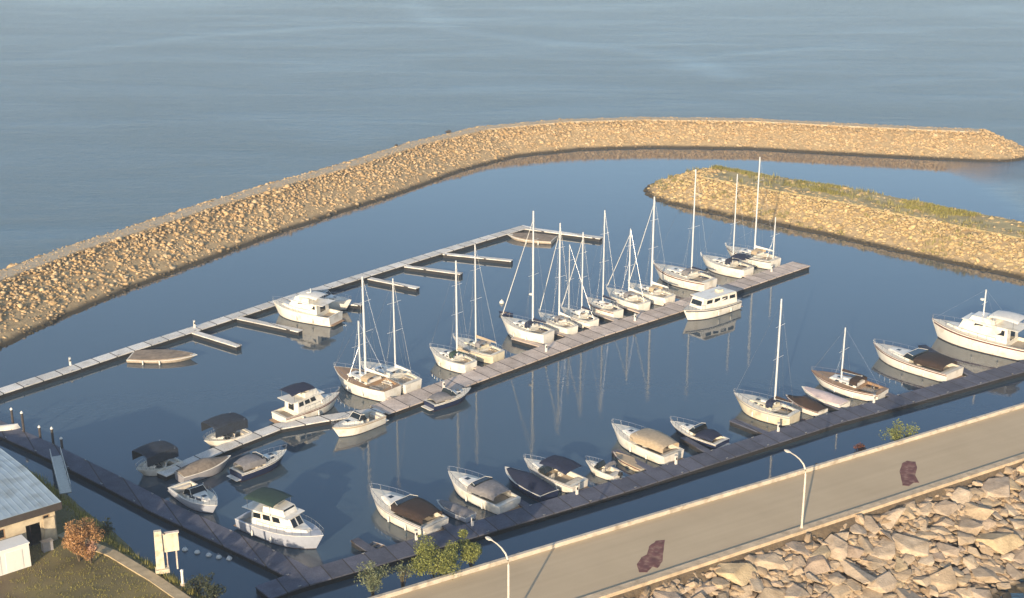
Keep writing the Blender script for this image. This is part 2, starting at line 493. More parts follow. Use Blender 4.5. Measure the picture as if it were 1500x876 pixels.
def tufts(name, P, hgt, m, parent=None, blades=9, spread=.45, w=.05):
    Vs, Fs, off = [], [], 0
    for (x, y, z), hh in zip(P, hgt):
        for _ in range(blades):
            a = rng.uniform(0, 6.28); r_ = rng.uniform(0, spread); bx, by = x + r_ * math.cos(a), y + r_ * math.sin(a)
            b_ = rng.uniform(0, 6.28); ln = rng.uniform(.1, .45) * hh; h_ = hh * rng.uniform(.6, 1.1)
            dx, dy = w * math.cos(b_ + 1.57), w * math.sin(b_ + 1.57)
            Vs += [(bx - dx, by - dy, z - .05), (bx + dx, by + dy, z - .05), (bx + ln * math.cos(b_), by + ln * math.sin(b_), z + h_)]
            Fs.append((off, off + 1, off + 2)); off += 3
    return np_mesh(name, Vs, Fs, m, parent)
G_OLIVE = leaf_mat("olive_grass", (.29, .255, .06))
G_STRAW = leaf_mat("straw_grass", (.30, .26, .09))
# grass grows on the channel side and in a strip along the top
P = scatter(in_line, IN_HALF, 9000, 0, 9.5)
nl = np.array(offset(in_line, 1.0)); dl, _ = seg_dist(P[:, :2], offset(in_line, 4.0))
k = (dl < 4.5 + 2.0 * lump(P[:, 0], P[:, 1], .25)) & (rng.random(len(P)) < .9)
P = P[k]; zz = berm_z(P[:, 2], IN_HALF, CR2, H2)
hg = .6 * np.clip(.75 + .8 * lump(P[:, 0], P[:, 1], .35), .2, 2.0) * rng.uniform(.6, 1.3, len(P))
kk = lump(P[:, 0] + 9, P[:, 1], .32) > .02; P, zz, hg = P[kk], zz[kk], hg[kk]
o = tufts("grass", np.c_[P[:, :2], zz], hg, G_OLIVE, ib, blades=10, spread=.8, w=.09)
local(tag(o, kind="stuff"), ib)

P = scatter(in_line, IN_HALF, 1500, 0, 14.5); P = P[lump(P[:, 0], P[:, 1], .3) > .15]
o = tufts("straw", np.c_[P[:, :2], berm_z(P[:, 2], IN_HALF, CR2, H2) + .1], rng.uniform(.5, 1.1, len(P)), G_STRAW, ib, blades=9, spread=.7, w=.08)
local(tag(o, kind="stuff"), ib)

# ------------------------------------------------------------------ causeway with road
H3 = 5.0
def strip(q0, q1, z0, z1, s0=-75, s1=150, n=90, jit=0.0):
    pass
def causeway():
    prof = [(-9.5, -1.6), (-6.0, .4), (-3.0, 2.6), (-.9, 4.75), (-.4, 4.88), (4.4, 4.9), (10.25, 4.88), (10.7, 4.3), (14, 2.6), (18, 1.0), (22.5, -.8), (27, -2.4)]
    ss = np.arange(-80, 160, 2.0); V = []; nq = len(prof)
    for s_ in ss:
        for q, z in prof:
            j = 0 if -1 < q < 10.4 else .22
            p = cw(s_ + rng.normal(0, j), q + rng.normal(0, j), z + rng.normal(0, j)); V.append(p[:])
    i = np.arange(len(ss) * nq).reshape(len(ss), nq)
    Fc = np.stack([i[:-1, :-1], i[1:, :-1], i[1:, 1:], i[:-1, 1:]], -1).reshape(-1, 4)
    o = np_mesh("causeway_ground", V, Fc, rock_mat("shore_fill", [(.17, .125, .075), (.20, .15, .09)], wet=True), smooth=False)
    tag(o, kind="structure")
causeway()
def slab(name, q0, q1, z0, z1, m, s0=-78, s1=155, step=3.0, **kw):
    mb = MB(); rings = []
    for s_ in np.arange(s0, s1 + .1, step):
        rings.append([cw(s_, q0, z0), cw(s_, q1, z0), cw(s_, q1, z1), cw(s_, q0, z1)])
    mb.loft(rings, close=True)
    return mb.build(name, m, **kw)
def road_material():
    m, nt, b = nodes_of("road_surface"); N, L = nt.nodes, nt.links
    geo = N.new("ShaderNodeNewGeometry"); mp = N.new("ShaderNodeMapping")
    mp.inputs["Rotation"].default_value = (0, 0, -R(31.2)); L.new(geo.outputs["Position"], mp.inputs[0])
    def noise(v, sc, det): 
        n = N.new("ShaderNodeTexNoise"); n.inputs["Scale"].default_value = sc; n.inputs["Detail"].default_value = det; L.new(v, n.inputs["Vector"]); return n.outputs[0]
    m2 = N.new("ShaderNodeMapping"); m2.inputs["Scale"].default_value = (.03, 1.1, 1); L.new(mp.outputs[0], m2.inputs[0])
    a = noise(m2.outputs[0], 1.0, 5); c = noise(mp.outputs[0], .25, 6); d = noise(mp.outputs[0], 9, 6)
    s1 = N.new("ShaderNodeMath"); s1.operation = 'ADD'; L.new(a, s1.inputs[0]); L.new(c, s1.inputs[1])
    s2 = N.new("ShaderNodeMath"); s2.operation = 'MULTIPLY_ADD'; L.new(d, s2.inputs[0]); s2.inputs[1].default_value = .6; L.new(s1.outputs[0], s2.inputs[2])
    cr = N.new("ShaderNodeValToRGB"); e = cr.color_ramp.elements
    e[0].position = .45; e[0].color = (.45, .345, .215, 1); e[1].position = .8; e[1].color = (.53, .415, .265, 1)
    dv = N.new("ShaderNodeMath"); dv.operation = 'MULTIPLY'; dv.inputs[1].default_value = .5; L.new(s2.outputs[0], dv.inputs[0])
    L.new(dv.outputs[0], cr.inputs[0]); L.new(cr.outputs[0], b.inputs["Base Color"]); b.inputs["Roughness"].default_value = .9
    bp = N.new("ShaderNodeBump"); bp.inputs["Strength"].default_value = .35; bp.inputs["Distance"].default_value = .03
    L.new(d, bp.inputs["Height"]); L.new(bp.outputs[0], b.inputs["Normal"])
    return m
tag(slab("road", .02, 9.25, 4.95, 5.0, road_material()), kind="structure")
M_CONC = mat("pale_concrete", (.55, .48, .38), .85, var=.12, scale=.8, bump=.3, bscale=9, dirt=((.33, .27, .2), 1.2))
tag(slab("kerb", -.36, .0, 4.8, 5.42, M_CONC), kind="structure")
tag(slab("kerb", 9.27, 10.1, 4.3, 5.24, mat("worn_concrete", (.56, .43, .28), .9, var=.2, scale=1.1, bump=.5, bscale=7, dirt=((.36, .27, .17), .9))), kind="structure")

# boulders of the outer slope
M_BOULD = rock_mat("boulder_stone", [(.43, .345, .245), (.50, .41, .30), (.40, .315, .24), (.55, .455, .335), (.46, .36, .24), (.37, .30, .23), (.50, .40, .25)], wet=True, wz=.4, nscale=.9)
BT = []; BTN = []
for i in range(22):
    V, Fc = hull_template(500 + i, .45, 12, .02); BTN.append((V, Fc))
    me = bpy.data.meshes.new("boulder"); me.from_pydata(V.tolist(), [], Fc.tolist()); me.materials.append(M_BOULD); BT.append(me)
def boulders():
    pts = []; tries = 0
    r_ = random.Random(5)
    while tries < 14000 and len(pts) < 420:
        tries += 1
        s_ = r_.uniform(-22, 62); q = r_.uniform(11.6, 24.0); rad = r_.choice([1.1, 1.3, 1.5, 1.8, 2.1]) if tries < 5000 else r_.uniform(.6, .9)
        if all(abs(s_ - a) + abs(q - b) > .0 and math.hypot(s_ - a, q - b) > .60 * (rad + c) for a, b, c in pts):
            pts.append((s_, q, rad))
    keep = []
    for s_, q, rad in pts:
        z = 4.85 - (q - 10.3) * .385
        p = cw(s_, q, z); x, y = px_of(p)
        if x < -60 or x > 1620 or y > 960: continue
        keep.append((p, rad))
    keep.sort(key=lambda k: -k[1]); keep = keep[:290]
    for p, rad in keep:
        o = bpy.data.objects.new("boulder", r_.choice(BT)); C.objects.link(o)
        o.location = p + Vector((0, 0, r_.uniform(-.05, .2)))
        o.scale = (rad * r_.uniform(1.1, 1.5), rad * r_.uniform(.95, 1.2), rad * r_.uniform(.6, .95))
        o.rotation_euler = (R(16) + r_.gauss(0, .13), r_.gauss(0, .13), R(31.2) + r_.gauss(0, .7))
        tag(o, "angular tan boulder in the rock slope beside the road", "boulder", "boulders of the rock slope beside the road")
boulders()
# small broken stone wedged between the boulders
n = 4200
s_ = rng.uniform(-24, 64, n); q = rng.uniform(10.5, 25, n)
pp = I0 + s_[:, None] * T + q[:, None] * Q; z = 4.85 - (q - 10.3) * .385 - .3 + rng.normal(0, .12, n)
o = rock_field("rubble", np.c_[pp, z], rng.uniform(.6, 2.1, n), rock_mat("joint_stone", [(.30, .22, .14), (.40, .31, .21), (.48, .38, .27), (.33, .25, .16)], wz=.4, nscale=.9), tilt=.3, tpl=BTN)
tag(o, "small broken stones wedged between the boulders of the rock slope", "rubble", kind="stuff")
# harbour side of the causeway
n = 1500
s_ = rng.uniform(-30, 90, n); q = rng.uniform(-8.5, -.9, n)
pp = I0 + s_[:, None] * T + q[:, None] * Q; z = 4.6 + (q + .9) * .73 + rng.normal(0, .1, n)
o = rock_field("rubble", np.c_[pp, z], rng.uniform(.5, 1.3, n), rock_mat("shade_stone", [(.17, .12, .08), (.24, .18, .11), (.30, .22, .14)]))  # stone colours darkened to put in the shade of the bank
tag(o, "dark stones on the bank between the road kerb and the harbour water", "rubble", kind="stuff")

# ------------------------------------------------------------------ land at the lower left
land_poly = [(-13, 99), tuple(w2(300, 884, 4)), tuple(w2(236, 842, 4)), tuple(w2(165, 800, 4)), tuple(w2(100, 770, 4)), (-43.2, 122.5), (-54.6, 135.5), (-66, 141), (-90, 146), (-112, 140), (-150, 110), (-160, 30), (-60, 30), (-20, 90)]
LZ = 4.0
def land_h(P):
    d, _ = seg_dist(P, land_poly + [land_poly[0]]); d = np.where(inside(P, land_poly), d, -d)
    return np.where(d > 0, LZ, LZ + d * .95) + np.where(d > -.3, .05, .25) * lump(P[:, 0], P[:, 1], .8)
def land():
    st = .8; X, Y = np.meshgrid(np.arange(-168, 2, st), np.arange(22, 156, st)); P = np.stack([X.ravel(), Y.ravel()], 1)
    z = np.maximum(land_h(P), -2)
    ny, nx = X.shape; i = np.arange(nx * ny).reshape(ny, nx)
    Fc = np.stack([i[:-1, :-1], i[:-1, 1:], i[1:, 1:], i[1:, :-1]], -1).reshape(-1, 4)
    Fc = Fc[(z[Fc] > -1.9).any(1)]; used = np.unique(Fc); re = -np.ones(len(P), int); re[used] = np.arange(len(used))
    m = mat("lawn", (.17, .135, .052), .95, var=.35, scale=.25, bump=.6, bscale=5, dirt=((.15, .10, .06), .12))
    tag(np_mesh("ground", np.c_[P, z][used], re[Fc], m, smooth=True), kind="structure")
land()
# pale footpath along the top of the bank
pl = [at(90, 783, 4), at(165, 812, 4), at(225, 848, 4), at(300, 900, 4)]
mb = MB(); pv = offset([np.array(p[:2]) for p in pl], .55), offset([np.array(p[:2]) for p in pl], -.55)
mb.loft([[(a[0], a[1], LZ + .14), (b[0], b[1], LZ + .14)] for a, b in zip(*pv)], caps=False)
o = mb.build("path", mat("path_gravel", (.42, .33, .2), .95, var=.2, scale=1.5, bump=.4, bscale=10)); tag(o, kind="structure")
sm = o.modifiers.new("thick", 'SOLIDIFY'); sm.thickness = .15; sm.offset = -1
# rough grass of the lawn and the bank
P = np.stack([rng.uniform(-62, -14, 9000), rng.uniform(96, 138, 9000)], 1)
dd, _ = seg_dist(P, land_poly + [land_poly[0]]); ins = inside(P, land_poly)
k = (ins & (rng.random(len(P)) < .5)) | (~ins & (dd < 2.4)); P = P[k]; ins = ins[k]
pd, _ = seg_dist(P, [np.array(p[:2]) for p in pl]); ok = pd > .7; P = P[ok]; ins = ins[ok]
hh = np.where(ins, rng.uniform(.08, .2, len(P)), rng.uniform(.35, .9, len(P)))
tag(tufts("grass", np.c_[P, land_h(P)], hh, G_OLIVE, blades=9, spread=.5, w=.04), "olive grass on the lawn and bank at the lower left", "grass", kind="stuff")

# ------------------------------------------------------------------ docks
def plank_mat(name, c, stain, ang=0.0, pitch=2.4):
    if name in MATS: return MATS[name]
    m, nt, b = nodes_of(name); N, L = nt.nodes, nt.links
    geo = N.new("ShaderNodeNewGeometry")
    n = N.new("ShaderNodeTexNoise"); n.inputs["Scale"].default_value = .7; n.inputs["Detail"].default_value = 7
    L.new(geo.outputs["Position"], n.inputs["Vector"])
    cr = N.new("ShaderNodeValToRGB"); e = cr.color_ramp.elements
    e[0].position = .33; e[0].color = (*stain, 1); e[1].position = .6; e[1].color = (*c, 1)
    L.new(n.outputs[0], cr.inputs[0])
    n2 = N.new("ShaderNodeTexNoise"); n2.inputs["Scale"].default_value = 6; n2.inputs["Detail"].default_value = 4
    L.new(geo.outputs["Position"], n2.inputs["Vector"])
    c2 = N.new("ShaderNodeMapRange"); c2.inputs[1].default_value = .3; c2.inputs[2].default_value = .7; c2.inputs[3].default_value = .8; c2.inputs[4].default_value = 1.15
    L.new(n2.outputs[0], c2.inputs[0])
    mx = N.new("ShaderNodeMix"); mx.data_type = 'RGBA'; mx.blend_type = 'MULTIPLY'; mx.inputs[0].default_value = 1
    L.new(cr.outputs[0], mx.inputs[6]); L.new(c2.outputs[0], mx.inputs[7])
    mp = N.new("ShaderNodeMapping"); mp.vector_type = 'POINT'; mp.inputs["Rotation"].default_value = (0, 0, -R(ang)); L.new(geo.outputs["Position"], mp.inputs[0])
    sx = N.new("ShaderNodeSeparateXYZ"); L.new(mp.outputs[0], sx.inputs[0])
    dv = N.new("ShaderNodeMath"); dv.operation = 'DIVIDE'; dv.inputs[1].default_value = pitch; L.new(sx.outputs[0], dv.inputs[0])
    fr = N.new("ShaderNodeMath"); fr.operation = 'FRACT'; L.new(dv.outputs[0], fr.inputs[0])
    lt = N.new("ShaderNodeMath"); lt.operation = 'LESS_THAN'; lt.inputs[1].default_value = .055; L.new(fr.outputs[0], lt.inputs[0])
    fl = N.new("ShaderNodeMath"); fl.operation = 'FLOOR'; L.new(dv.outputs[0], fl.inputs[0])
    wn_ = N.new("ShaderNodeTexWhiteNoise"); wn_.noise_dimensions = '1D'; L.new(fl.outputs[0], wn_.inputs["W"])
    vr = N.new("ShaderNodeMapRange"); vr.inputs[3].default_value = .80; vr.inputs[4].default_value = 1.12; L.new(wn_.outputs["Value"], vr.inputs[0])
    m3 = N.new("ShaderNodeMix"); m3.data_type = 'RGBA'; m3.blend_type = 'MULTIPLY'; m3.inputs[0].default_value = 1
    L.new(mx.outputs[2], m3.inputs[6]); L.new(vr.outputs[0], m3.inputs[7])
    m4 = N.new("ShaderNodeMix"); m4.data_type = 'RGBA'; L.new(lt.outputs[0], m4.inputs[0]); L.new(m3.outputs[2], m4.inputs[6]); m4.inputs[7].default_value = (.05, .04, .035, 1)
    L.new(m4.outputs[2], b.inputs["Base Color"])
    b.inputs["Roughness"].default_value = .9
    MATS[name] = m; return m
M_DOCK_PALE = plank_mat("pale_dock_concrete", (.80, .77, .70), (.64, .60, .53), 47, 3.0)
M_DOCK_WARM = plank_mat("weathered_planks", (.66, .55, .46), (.50, .40, .32), 39, 2.4)
M_DOCK_SHADE = plank_mat("shade_grey_planks", (.115, .12, .155), (.08, .085, .115), 30, 2.4)  # shade over these docks is put into the dark bluish plank colour
M_FLOAT = mat("shade_black_float", (.018, .018, .02), .8, var=.3)  # black stands in for the shadow and reflection line under the docks
M_STEEL = mat("galvanised_steel", (.42, .41, .39), .45, .6, var=.15)
M_PILE = mat("dark_pile", (.06, .05, .045), .85, var=.4, scale=2, bump=.5)
M_WHITEP = mat("white_paint", (.74, .71, .64), .5, var=.06)

def path_strip(mb, pts, w, z0, z1, ins=0.0):
    pts = [np.array(p) for p in pts]; a = offset(pts, w / 2 - ins); b = offset(pts, -w / 2 + ins)
    rings = [[(p[0], p[1], z0), (q[0], q[1], z0), (q[0], q[1], z1), (p[0], p[1], z1)] for p, q in zip(a, b)]
    mb.loft(rings, close=True)
def walk(pts):
    """points every few metres along a path"""
    out = []; 
    for a, b in zip(pts[:-1], pts[1:]):
        d = np.hypot(*(b - a)); k = max(1, int(d / 3.0))
        out += [a + (b - a) * i / k for i in range(k)]
    return out + [pts[-1]]
DOCK_LINES = []
def dock(label, paths, fingers, m, group=None, top=.72, joints=True):
    base = at(*paths[0][0][0], 0) if not isinstance(paths[0][0][0], float) else None
    root = tag(empty("floating_dock", (base.x, base.y, 0)), label, "dock", group)
    fl = MB()
    for pxs, w in paths:
        pts = [w2(x, y, top) for x, y in pxs]
        DOCK_LINES.append((pts, w / 2))
        mb = MB(); path_strip(mb, pts, w, top - .14, top)
        local(mb.build("walkway", m, root), root)
        path_strip(fl, pts, w, -.25, top - .143, .18)
        wk = walk(pts)
        rl = MB()
        for i, p in enumerate(wk[1:-1]):
            t = wk[i + 2] - wk[i]; t = t / np.hypot(*t); ang = math.atan2(t[1], t[0])
            nrm = np.array([-t[1], t[0]])
            for s_ in (-1, 1):
                c_ = p + nrm * s_ * (w / 2 - .16)
                if (i % 2) == 0: rl.box((c_[0], c_[1], top + .09), (.34, .07, .05), ang); rl.box((c_[0], c_[1], top + .035), (.12, .07, .07), ang)
        if rl.v: local(rl.build("cleats", M_STEEL, root, fix=False), root)
    local(fl.build("floats", M_FLOAT, root), root)
    for a, b, w in fingers:
        p0, p1 = w2(*a, top), w2(*b, top)
        mb = MB(); path_strip(mb, [p0, p1], w, top - .17, top - .03)
        f = local(mb.build("finger", m, root), root)
        fb = MB(); path_strip(fb, [p0, p1], w, -.2, top - .173, .12); local(fb.build("finger_float", M_FLOAT, f), root)
        f.matrix_parent_inverse = Matrix.Translation(-Vector(root.location))
        for ch in f.children: ch.matrix_parent_inverse = Matrix.Identity(4)
    return root

dock("long pale outer dock with thin finger piers, nearest the curved breakwater",
     [([(-60, 595), (0, 573), (100, 541), (200, 508), (280, 483), (345, 462), (400, 444), (520, 407), (640, 370), (772, 331)], 2.1)],
     [((285, 486), (350, 506), 1.1), ((350, 465), (440, 484), 1.1), ((440, 436), (530, 446), 1.0), ((541, 407), (612, 421), 1.1),
      ((594, 389), (676, 400), 1.1), ((650, 371), (750, 381), 1.1), ((765, 333), (881, 348), 1.5)], M_DOCK_PALE)
dock("broad weathered middle dock lined with sailboats",
     [([(556, 600), (616, 579), (690, 553), (870, 488), (988, 451), (1071, 421), (1174, 386)], 3.7)],
     [((590, 588), (545, 575), .9), ((716, 543), (668, 528), 1.0), ((808, 510), (752, 494), 1.0), ((846, 497), (795, 480), .9), ((880, 484), (838, 468), .9),
      ((912, 472), (872, 458), .9), ((948, 460), (905, 445), .9), ((985, 447), (942, 428), .9), ((1050, 424), (985, 404), 1.1), ((1098, 405), (1040, 388), 1.1)], M_DOCK_WARM)
dock("narrow pale dock spur leading from the slanting dock to the middle dock", [([(236, 694), (345, 648), (408, 624), (470, 613), (561, 600)], 1.9)], [], M_DOCK_PALE, top=.68)
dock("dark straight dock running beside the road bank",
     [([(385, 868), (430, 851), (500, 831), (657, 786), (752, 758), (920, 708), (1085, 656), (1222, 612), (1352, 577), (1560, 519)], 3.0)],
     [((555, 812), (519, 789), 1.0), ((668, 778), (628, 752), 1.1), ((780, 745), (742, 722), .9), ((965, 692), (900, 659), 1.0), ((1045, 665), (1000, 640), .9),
      ((1138, 640), (1072, 614), 1.0), ((1245, 603), (1180, 578), .9), ((1318, 583), (1262, 562), 1.0), ((1430, 552), (1350, 505), 1.2)], M_DOCK_SHADE)
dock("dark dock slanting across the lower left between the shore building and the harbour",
     [([(-45, 606), (0, 627), (65, 656), (162, 704), (235, 742), (325, 784), (420, 829), (452, 846)], 2.7)], [], M_DOCK_SHADE, top=.70)

# gangway down to the left dock
g0 = at(96, 722, 3.6); g1 = at(82, 668, .85)
root = tag(empty("gangway", g0), "narrow gangway ramp from the shore building down to the dark slanting dock", "gangway")
dv = (g1 - g0); nv = Vector((-dv.y, dv.x, 0)).normalized() * .6
mb = MB(); mb.loft([[-nv + Vector((0, 0, -.1)), nv + Vector((0, 0, -.1)), nv, -nv], [dv - nv + Vector((0, 0, -.1)), dv + nv + Vector((0, 0, -.1)), dv + nv, dv - nv]], close=True)
mb.build("ramp", M_STEEL, root)
for s_ in (-1, 1):
    mb = MB(); off = nv * s_
    mb.tube([off + Vector((0, 0, 1)), dv + off + Vector((0, 0, 1))], .035, 6)
    for k in range(7):
        b_ = dv * (k / 6) + off; mb.tube([b_, b_ + Vector((0, 0, 1))], .025, 5)
    mb.build("handrail", M_WHITEP, root)

# mooring piles at the far left
for i, (x, y, h) in enumerate([(36, 640, 3.2), (20, 628, 2.6), (60, 648, 2.0), (79, 657, 2.6), (92, 664, 1.9)]):
    p = at(x, y, 0); root = tag(empty("mooring_pile", p), ["tallest dark mooring pile beside the upturned pale dinghy", "dark mooring pile left of the tallest pile", "short dark mooring pile between the tallest pile and the gangway", "dark mooring pile at the foot of the gangway", "short dark mooring pile right of the gangway foot"][i], "mooring pile", "mooring piles along the slanting dock")
    MB().lathe([(.16, -1), (.15, h)], n=10).build("post", M_PILE, root, smooth=True)
    MB().lathe([(.19, h), (.17, h + .12), (.02, h + .3)], n=10).build("cap", M_WHITEP, root, smooth=True)

# ------------------------------------------------------------------ boats
GEL = mat("white_gelcoat", (.80, .76, .67), .28, var=.04, scale=.8, dirt=((.62, .56, .45), .9))
CREAM = mat("cream_gelcoat", (.74, .66, .48), .32, var=.06, scale=.8, dirt=((.5, .42, .3), .9))
NAVYH = mat("navy_gelcoat", (.018, .026, .065), .2, var=.1)
PGREY = mat("pale_grey_gelcoat_and_shade", (.40, .43, .50), .3, var=.06)  # own grey on the skiff; painted-in shade on the cuddy and flybridge boats
GREYH = mat("grey_gelcoat", (.33, .32, .33), .35, var=.1)
TANH = mat("tan_gelcoat", (.45, .34, .22), .4, var=.12)
REDH = mat("maroon_gelcoat", (.12, .03, .025), .3, var=.1)
DECK = mat("nonskid_deck", (.68, .64, .54), .75, var=.08, scale=2)
GREYD = mat("shade_grey_deck", (.42, .44, .48), .75, var=.08)  # bluish deck with the flybridge cruiser's shade put into its colour
DRIFT = mat("pale_weathered_wood", (.48, .40, .31), .85, var=.2)
C_DRIFT = mat("brown_grey_boards", (.27, .205, .145), .9, var=.3, scale=1.2, bump=.4, bscale=5)
TEAK = mat("teak_deck", (.33, .21, .12), .7, var=.2, scale=(4), stretch=(1, 6, 1))
SOLE = mat("cockpit_sole", (.42, .35, .26), .8, var=.15)
GLASS = mat("tinted_glass", (.012, .016, .02), .06, var=.1)
ALU = mat("mast_aluminium", (.60, .61, .61), .45, .1, var=.04)
CHROME = mat("steel_rail", (.6, .6, .6), .25, .9, var=.03)
BOTT = mat("antifouling", (.05, .018, .015), .8, var=.2)
C_NAVY = mat("navy_canvas", (.012, .018, .045), .9, var=.25, bump=.3, bscale=3)
C_DEEP = mat("slate_navy_canvas", (.022, .03, .045), .9, var=.3, bump=.3, bscale=3)
C_BROWN = mat("brown_canvas", (.034, .020, .015), .9, var=.25, bump=.3, bscale=3)
C_TAN = mat("tan_canvas", (.42, .33, .22), .9, var=.15, bump=.3, bscale=3)
C_GREY = mat("grey_canvas", (.20, .19, .19), .9, var=.2, bump=.3, bscale=3)
C_WHITE = mat("white_canvas", (.72, .70, .64), .9, var=.08, bump=.3, bscale=3)
C_GREEN = mat("dark_green_canvas", (.02, .045, .035), .9, var=.2, bump=.3, bscale=3)
CUSH = mat("seat_cushion", (.62, .56, .46), .7, var=.1)
BLACKP = mat("black_plastic", (.02, .02, .022), .4, var=.1)
MESHD = {}

class Hull:
    def __init__(s, L, B, F, stern=.85, full=2.3, rake=.9, sheer=.3):
        s.L, s.B, s.F, s.st, s.full, s.rake, s.sh = L, B, F, stern, full, rake, sheer
    def b(s, t):
        a = s.st + (1 - s.st) * math.sin(min(t / .42, 1) * math.pi / 2)
        c = 1 - max(0, (t - .42) / .58) ** s.full
        return max(.015, s.B / 2 * a * c)
    def z(s, t): return s.F * (.92 + s.sh * t * t)
    def x(s, t): return -s.L / 2 + s.L * t
    def t_of(s, x): return (x + s.L / 2) / s.L
    def ring(s, t, zs, ws, grow=0.0):
        """half ring from +y side over the keel to -y; zs fractions of freeboard or depths"""
        b = s.b(t); zt = s.z(t); half = []
        for zf, w in zip(zs, ws):
            z = zt * zf if zf > 0 else zf
            xx = s.x(t) - s.rake * (1 - max(zf, -.3)) * max(0, t - .35) ** 2 * 2.0
            half.append((xx, b * w + grow, z))
        return half + [(x, -y, z) for x, y, z in half[::-1]]
TS = [0, .08, .2, .33, .45, .56, .66, .75, .83, .9, .95, .98, 1.0]
def hull_part(h, root, m, stripe=None, bottom=BOTT):
    mb = MB(); zs = [1.0, .78, .5, .22, .06]; ws = [1, .985, .95, .90, .84]
    mb.loft([h.ring(t, zs, ws) for t in TS], caps=True)
    o = mb.build("hull", m, root, smooth=True)
    mb = MB(); mb.loft([h.ring(t, [.06, -.12, -.4], [.845, .78, .1]) for t in TS], caps=True)
    mb.build("bottom", bottom, o, smooth=True)
    if stripe:
        mb = MB()
        for sg in (1, -1):
            rg = []
            for t in TS[:-1]:
                a = h.ring(t, [.90, .80], [1, .99], .012); a = a[:2] if sg > 0 else a[2:]
                rg.append(a)
            mb.loft(rg, caps=False)
        mb.build("stripe", stripe, o)
    mb = MB()                                              # rub rail round the gunwale
    for sg in (1, -1):
        mb.tube([(h.x(t), sg * (h.b(t) + .01), h.z(t) - .02) for t in TS], .035, 5)
    mb.build("rub_rail", stripe or GEL, o, smooth=True)
    return o
def deck_part(h, root, m, c0=None, c1=None, drop=.6, wall=.16, camber=.06, sole=SOLE):
    ts = sorted(set(TS + ([] if c0 is None else [c0, c0 + .001, c1 - .001, c1])))
    mb = MB(); sm_ = MB(); rs = []; fl = []
    for t in ts:
        b, z, x = h.b(t), h.z(t), h.x(t); iy = max(.005, b - wall) if b > wall + .02 else b * .6
        inn = c0 is not None and c0 < t < c1
        zc = z - drop if inn else z + camber * min(1, b)
        z1 = z - drop if inn else z + camber * .3 * min(1, b)
        rs.append([(x, b, z), (x, iy, z + .015), (x, iy - .001, z1), (x, 0, zc), (x, -iy + .001, z1), (x, -iy, z + .015), (x, -b, z)])
        if inn: fl.append([(x, iy - .01, z1 + .012), (x, -iy + .01, z1 + .012)])
    mb.loft(rs, caps=False); o = mb.build("deck", m, root)
    if fl: sm_.loft(fl, caps=False); sm_.build("cockpit_floor", sole, o)
    return o
class Fr:
    """tapered box: x0 rear, x1 front, widths, heights, rakes"""
    def __init__(s, x0, x1, w0, w1, z0, z1, rb=.1, rf=.5, ins=.12):
        s.p = [Vector(v) for v in ((x0, -w0 / 2, z0), (x1, -w1 / 2, z0), (x1, w1 / 2, z0), (x0, w0 / 2, z0),
               (x0 + rb, -w0 / 2 + ins, z1), (x1 - rf, -w1 / 2 + ins, z1), (x1 - rf, w1 / 2 - ins, z1), (x0 + rb, w0 / 2 - ins, z1))]
    def add(s, mb): mb.hexa(s.p); return mb
    def pane(s, mb, face, u0, u1, v0, v1, th=.012):
        a, b, c, d = {'L': (3, 2, 6, 7), 'R': (1, 0, 4, 5), 'F': (2, 1, 5, 6), 'B': (0, 3, 7, 4)}[face]
        A, B, Cc, D = (s.p[i] for i in (a, b, c, d))
        if face == 'R': u0, u1 = 1 - u1, 1 - u0
        f = lambda u, v: (A * (1 - u) + B * u) * (1 - v) + (D * (1 - u) + Cc * u) * v
        q = [f(u0, v0), f(u1, v0), f(u1, v1), f(u0, v1)]
        n = (q[1] - q[0]).cross(q[3] - q[0]).normalized()
        cen = sum(s.p, Vector()) / 8
        if n.dot(q[0] - cen) < 0: n = -n
        mb.hexa([v - n * .01 for v in q] + [v + n * th for v in q])
def panes(fr, parent, spec):
    for face, u0, u1, v0, v1 in spec:
        mb = MB(); fr.pane(mb, face, u0, u1, v0, v1); mb.build("window", GLASS, parent)
def arch(mb, x0, x1, w, z0, z1, side=.0, thick=.04, wr=None, rk=.15, seg=7, solid=False):
    """canvas: arched top from x0 to x1; side = how far the sides drop (fraction of the height)"""
    def ring(x, w_, zt, o):
        pts = [(x, w_ / 2 + o, z0 + (zt - z0) * (1 - side))] if side else []
        for k in range(seg + 1):
            a = math.pi * k / seg; pts.append((x, (w_ / 2 + o) * math.cos(a) ** 1 if True else 0, zt - .28 + (.28 + o) * math.sin(a) ** .7))
        if side: pts.append((x, -w_ / 2 - o, z0 + (zt - z0) * (1 - side)))
        return pts
    wr = wr or w
    xs = [x0, x0 + (x1 - x0) * .33, x0 + (x1 - x0) * .66, x1]
    ws = [wr, wr + (w - wr) * .4, w, w * .96]
    zz = [z1 - rk, z1 - .02, z1, z1 - rk * .6]
    outer = [ring(x, a, c, 0) for x, a, c in zip(xs, ws, zz)]
    inner = [ring(x, a, c, -thick) for x, a, c in zip(xs, ws, zz)]
    if solid: mb.loft(outer, close=True, caps=True)
    else:
        n = len(outer[0]); o = len(mb.v); vs = [v for r_ in outer + inner for v in r_]; m = 4; fs = []
        for i in range(m - 1):
            for j in range(n - 1):
                fs.append((i * n + j, i * n + j + 1, (i + 1) * n + j + 1, (i + 1) * n + j))
                k = m * n; fs.append((k + i * n + j, k + (i + 1) * n + j, k + (i + 1) * n + j + 1, k + i * n + j + 1))
        for i in range(m - 1):
            for j in (0, n - 1): fs.append((i * n + j, (i + 1) * n + j, m * n + (i + 1) * n + j, m * n + i * n + j))
        for j in range(n - 1):
            for i in (0, m - 1): fs.append((i * n + j, i * n + j + 1, m * n + i * n + j + 1, m * n + i * n + j))
        mb.add(vs, fs)
    return mb
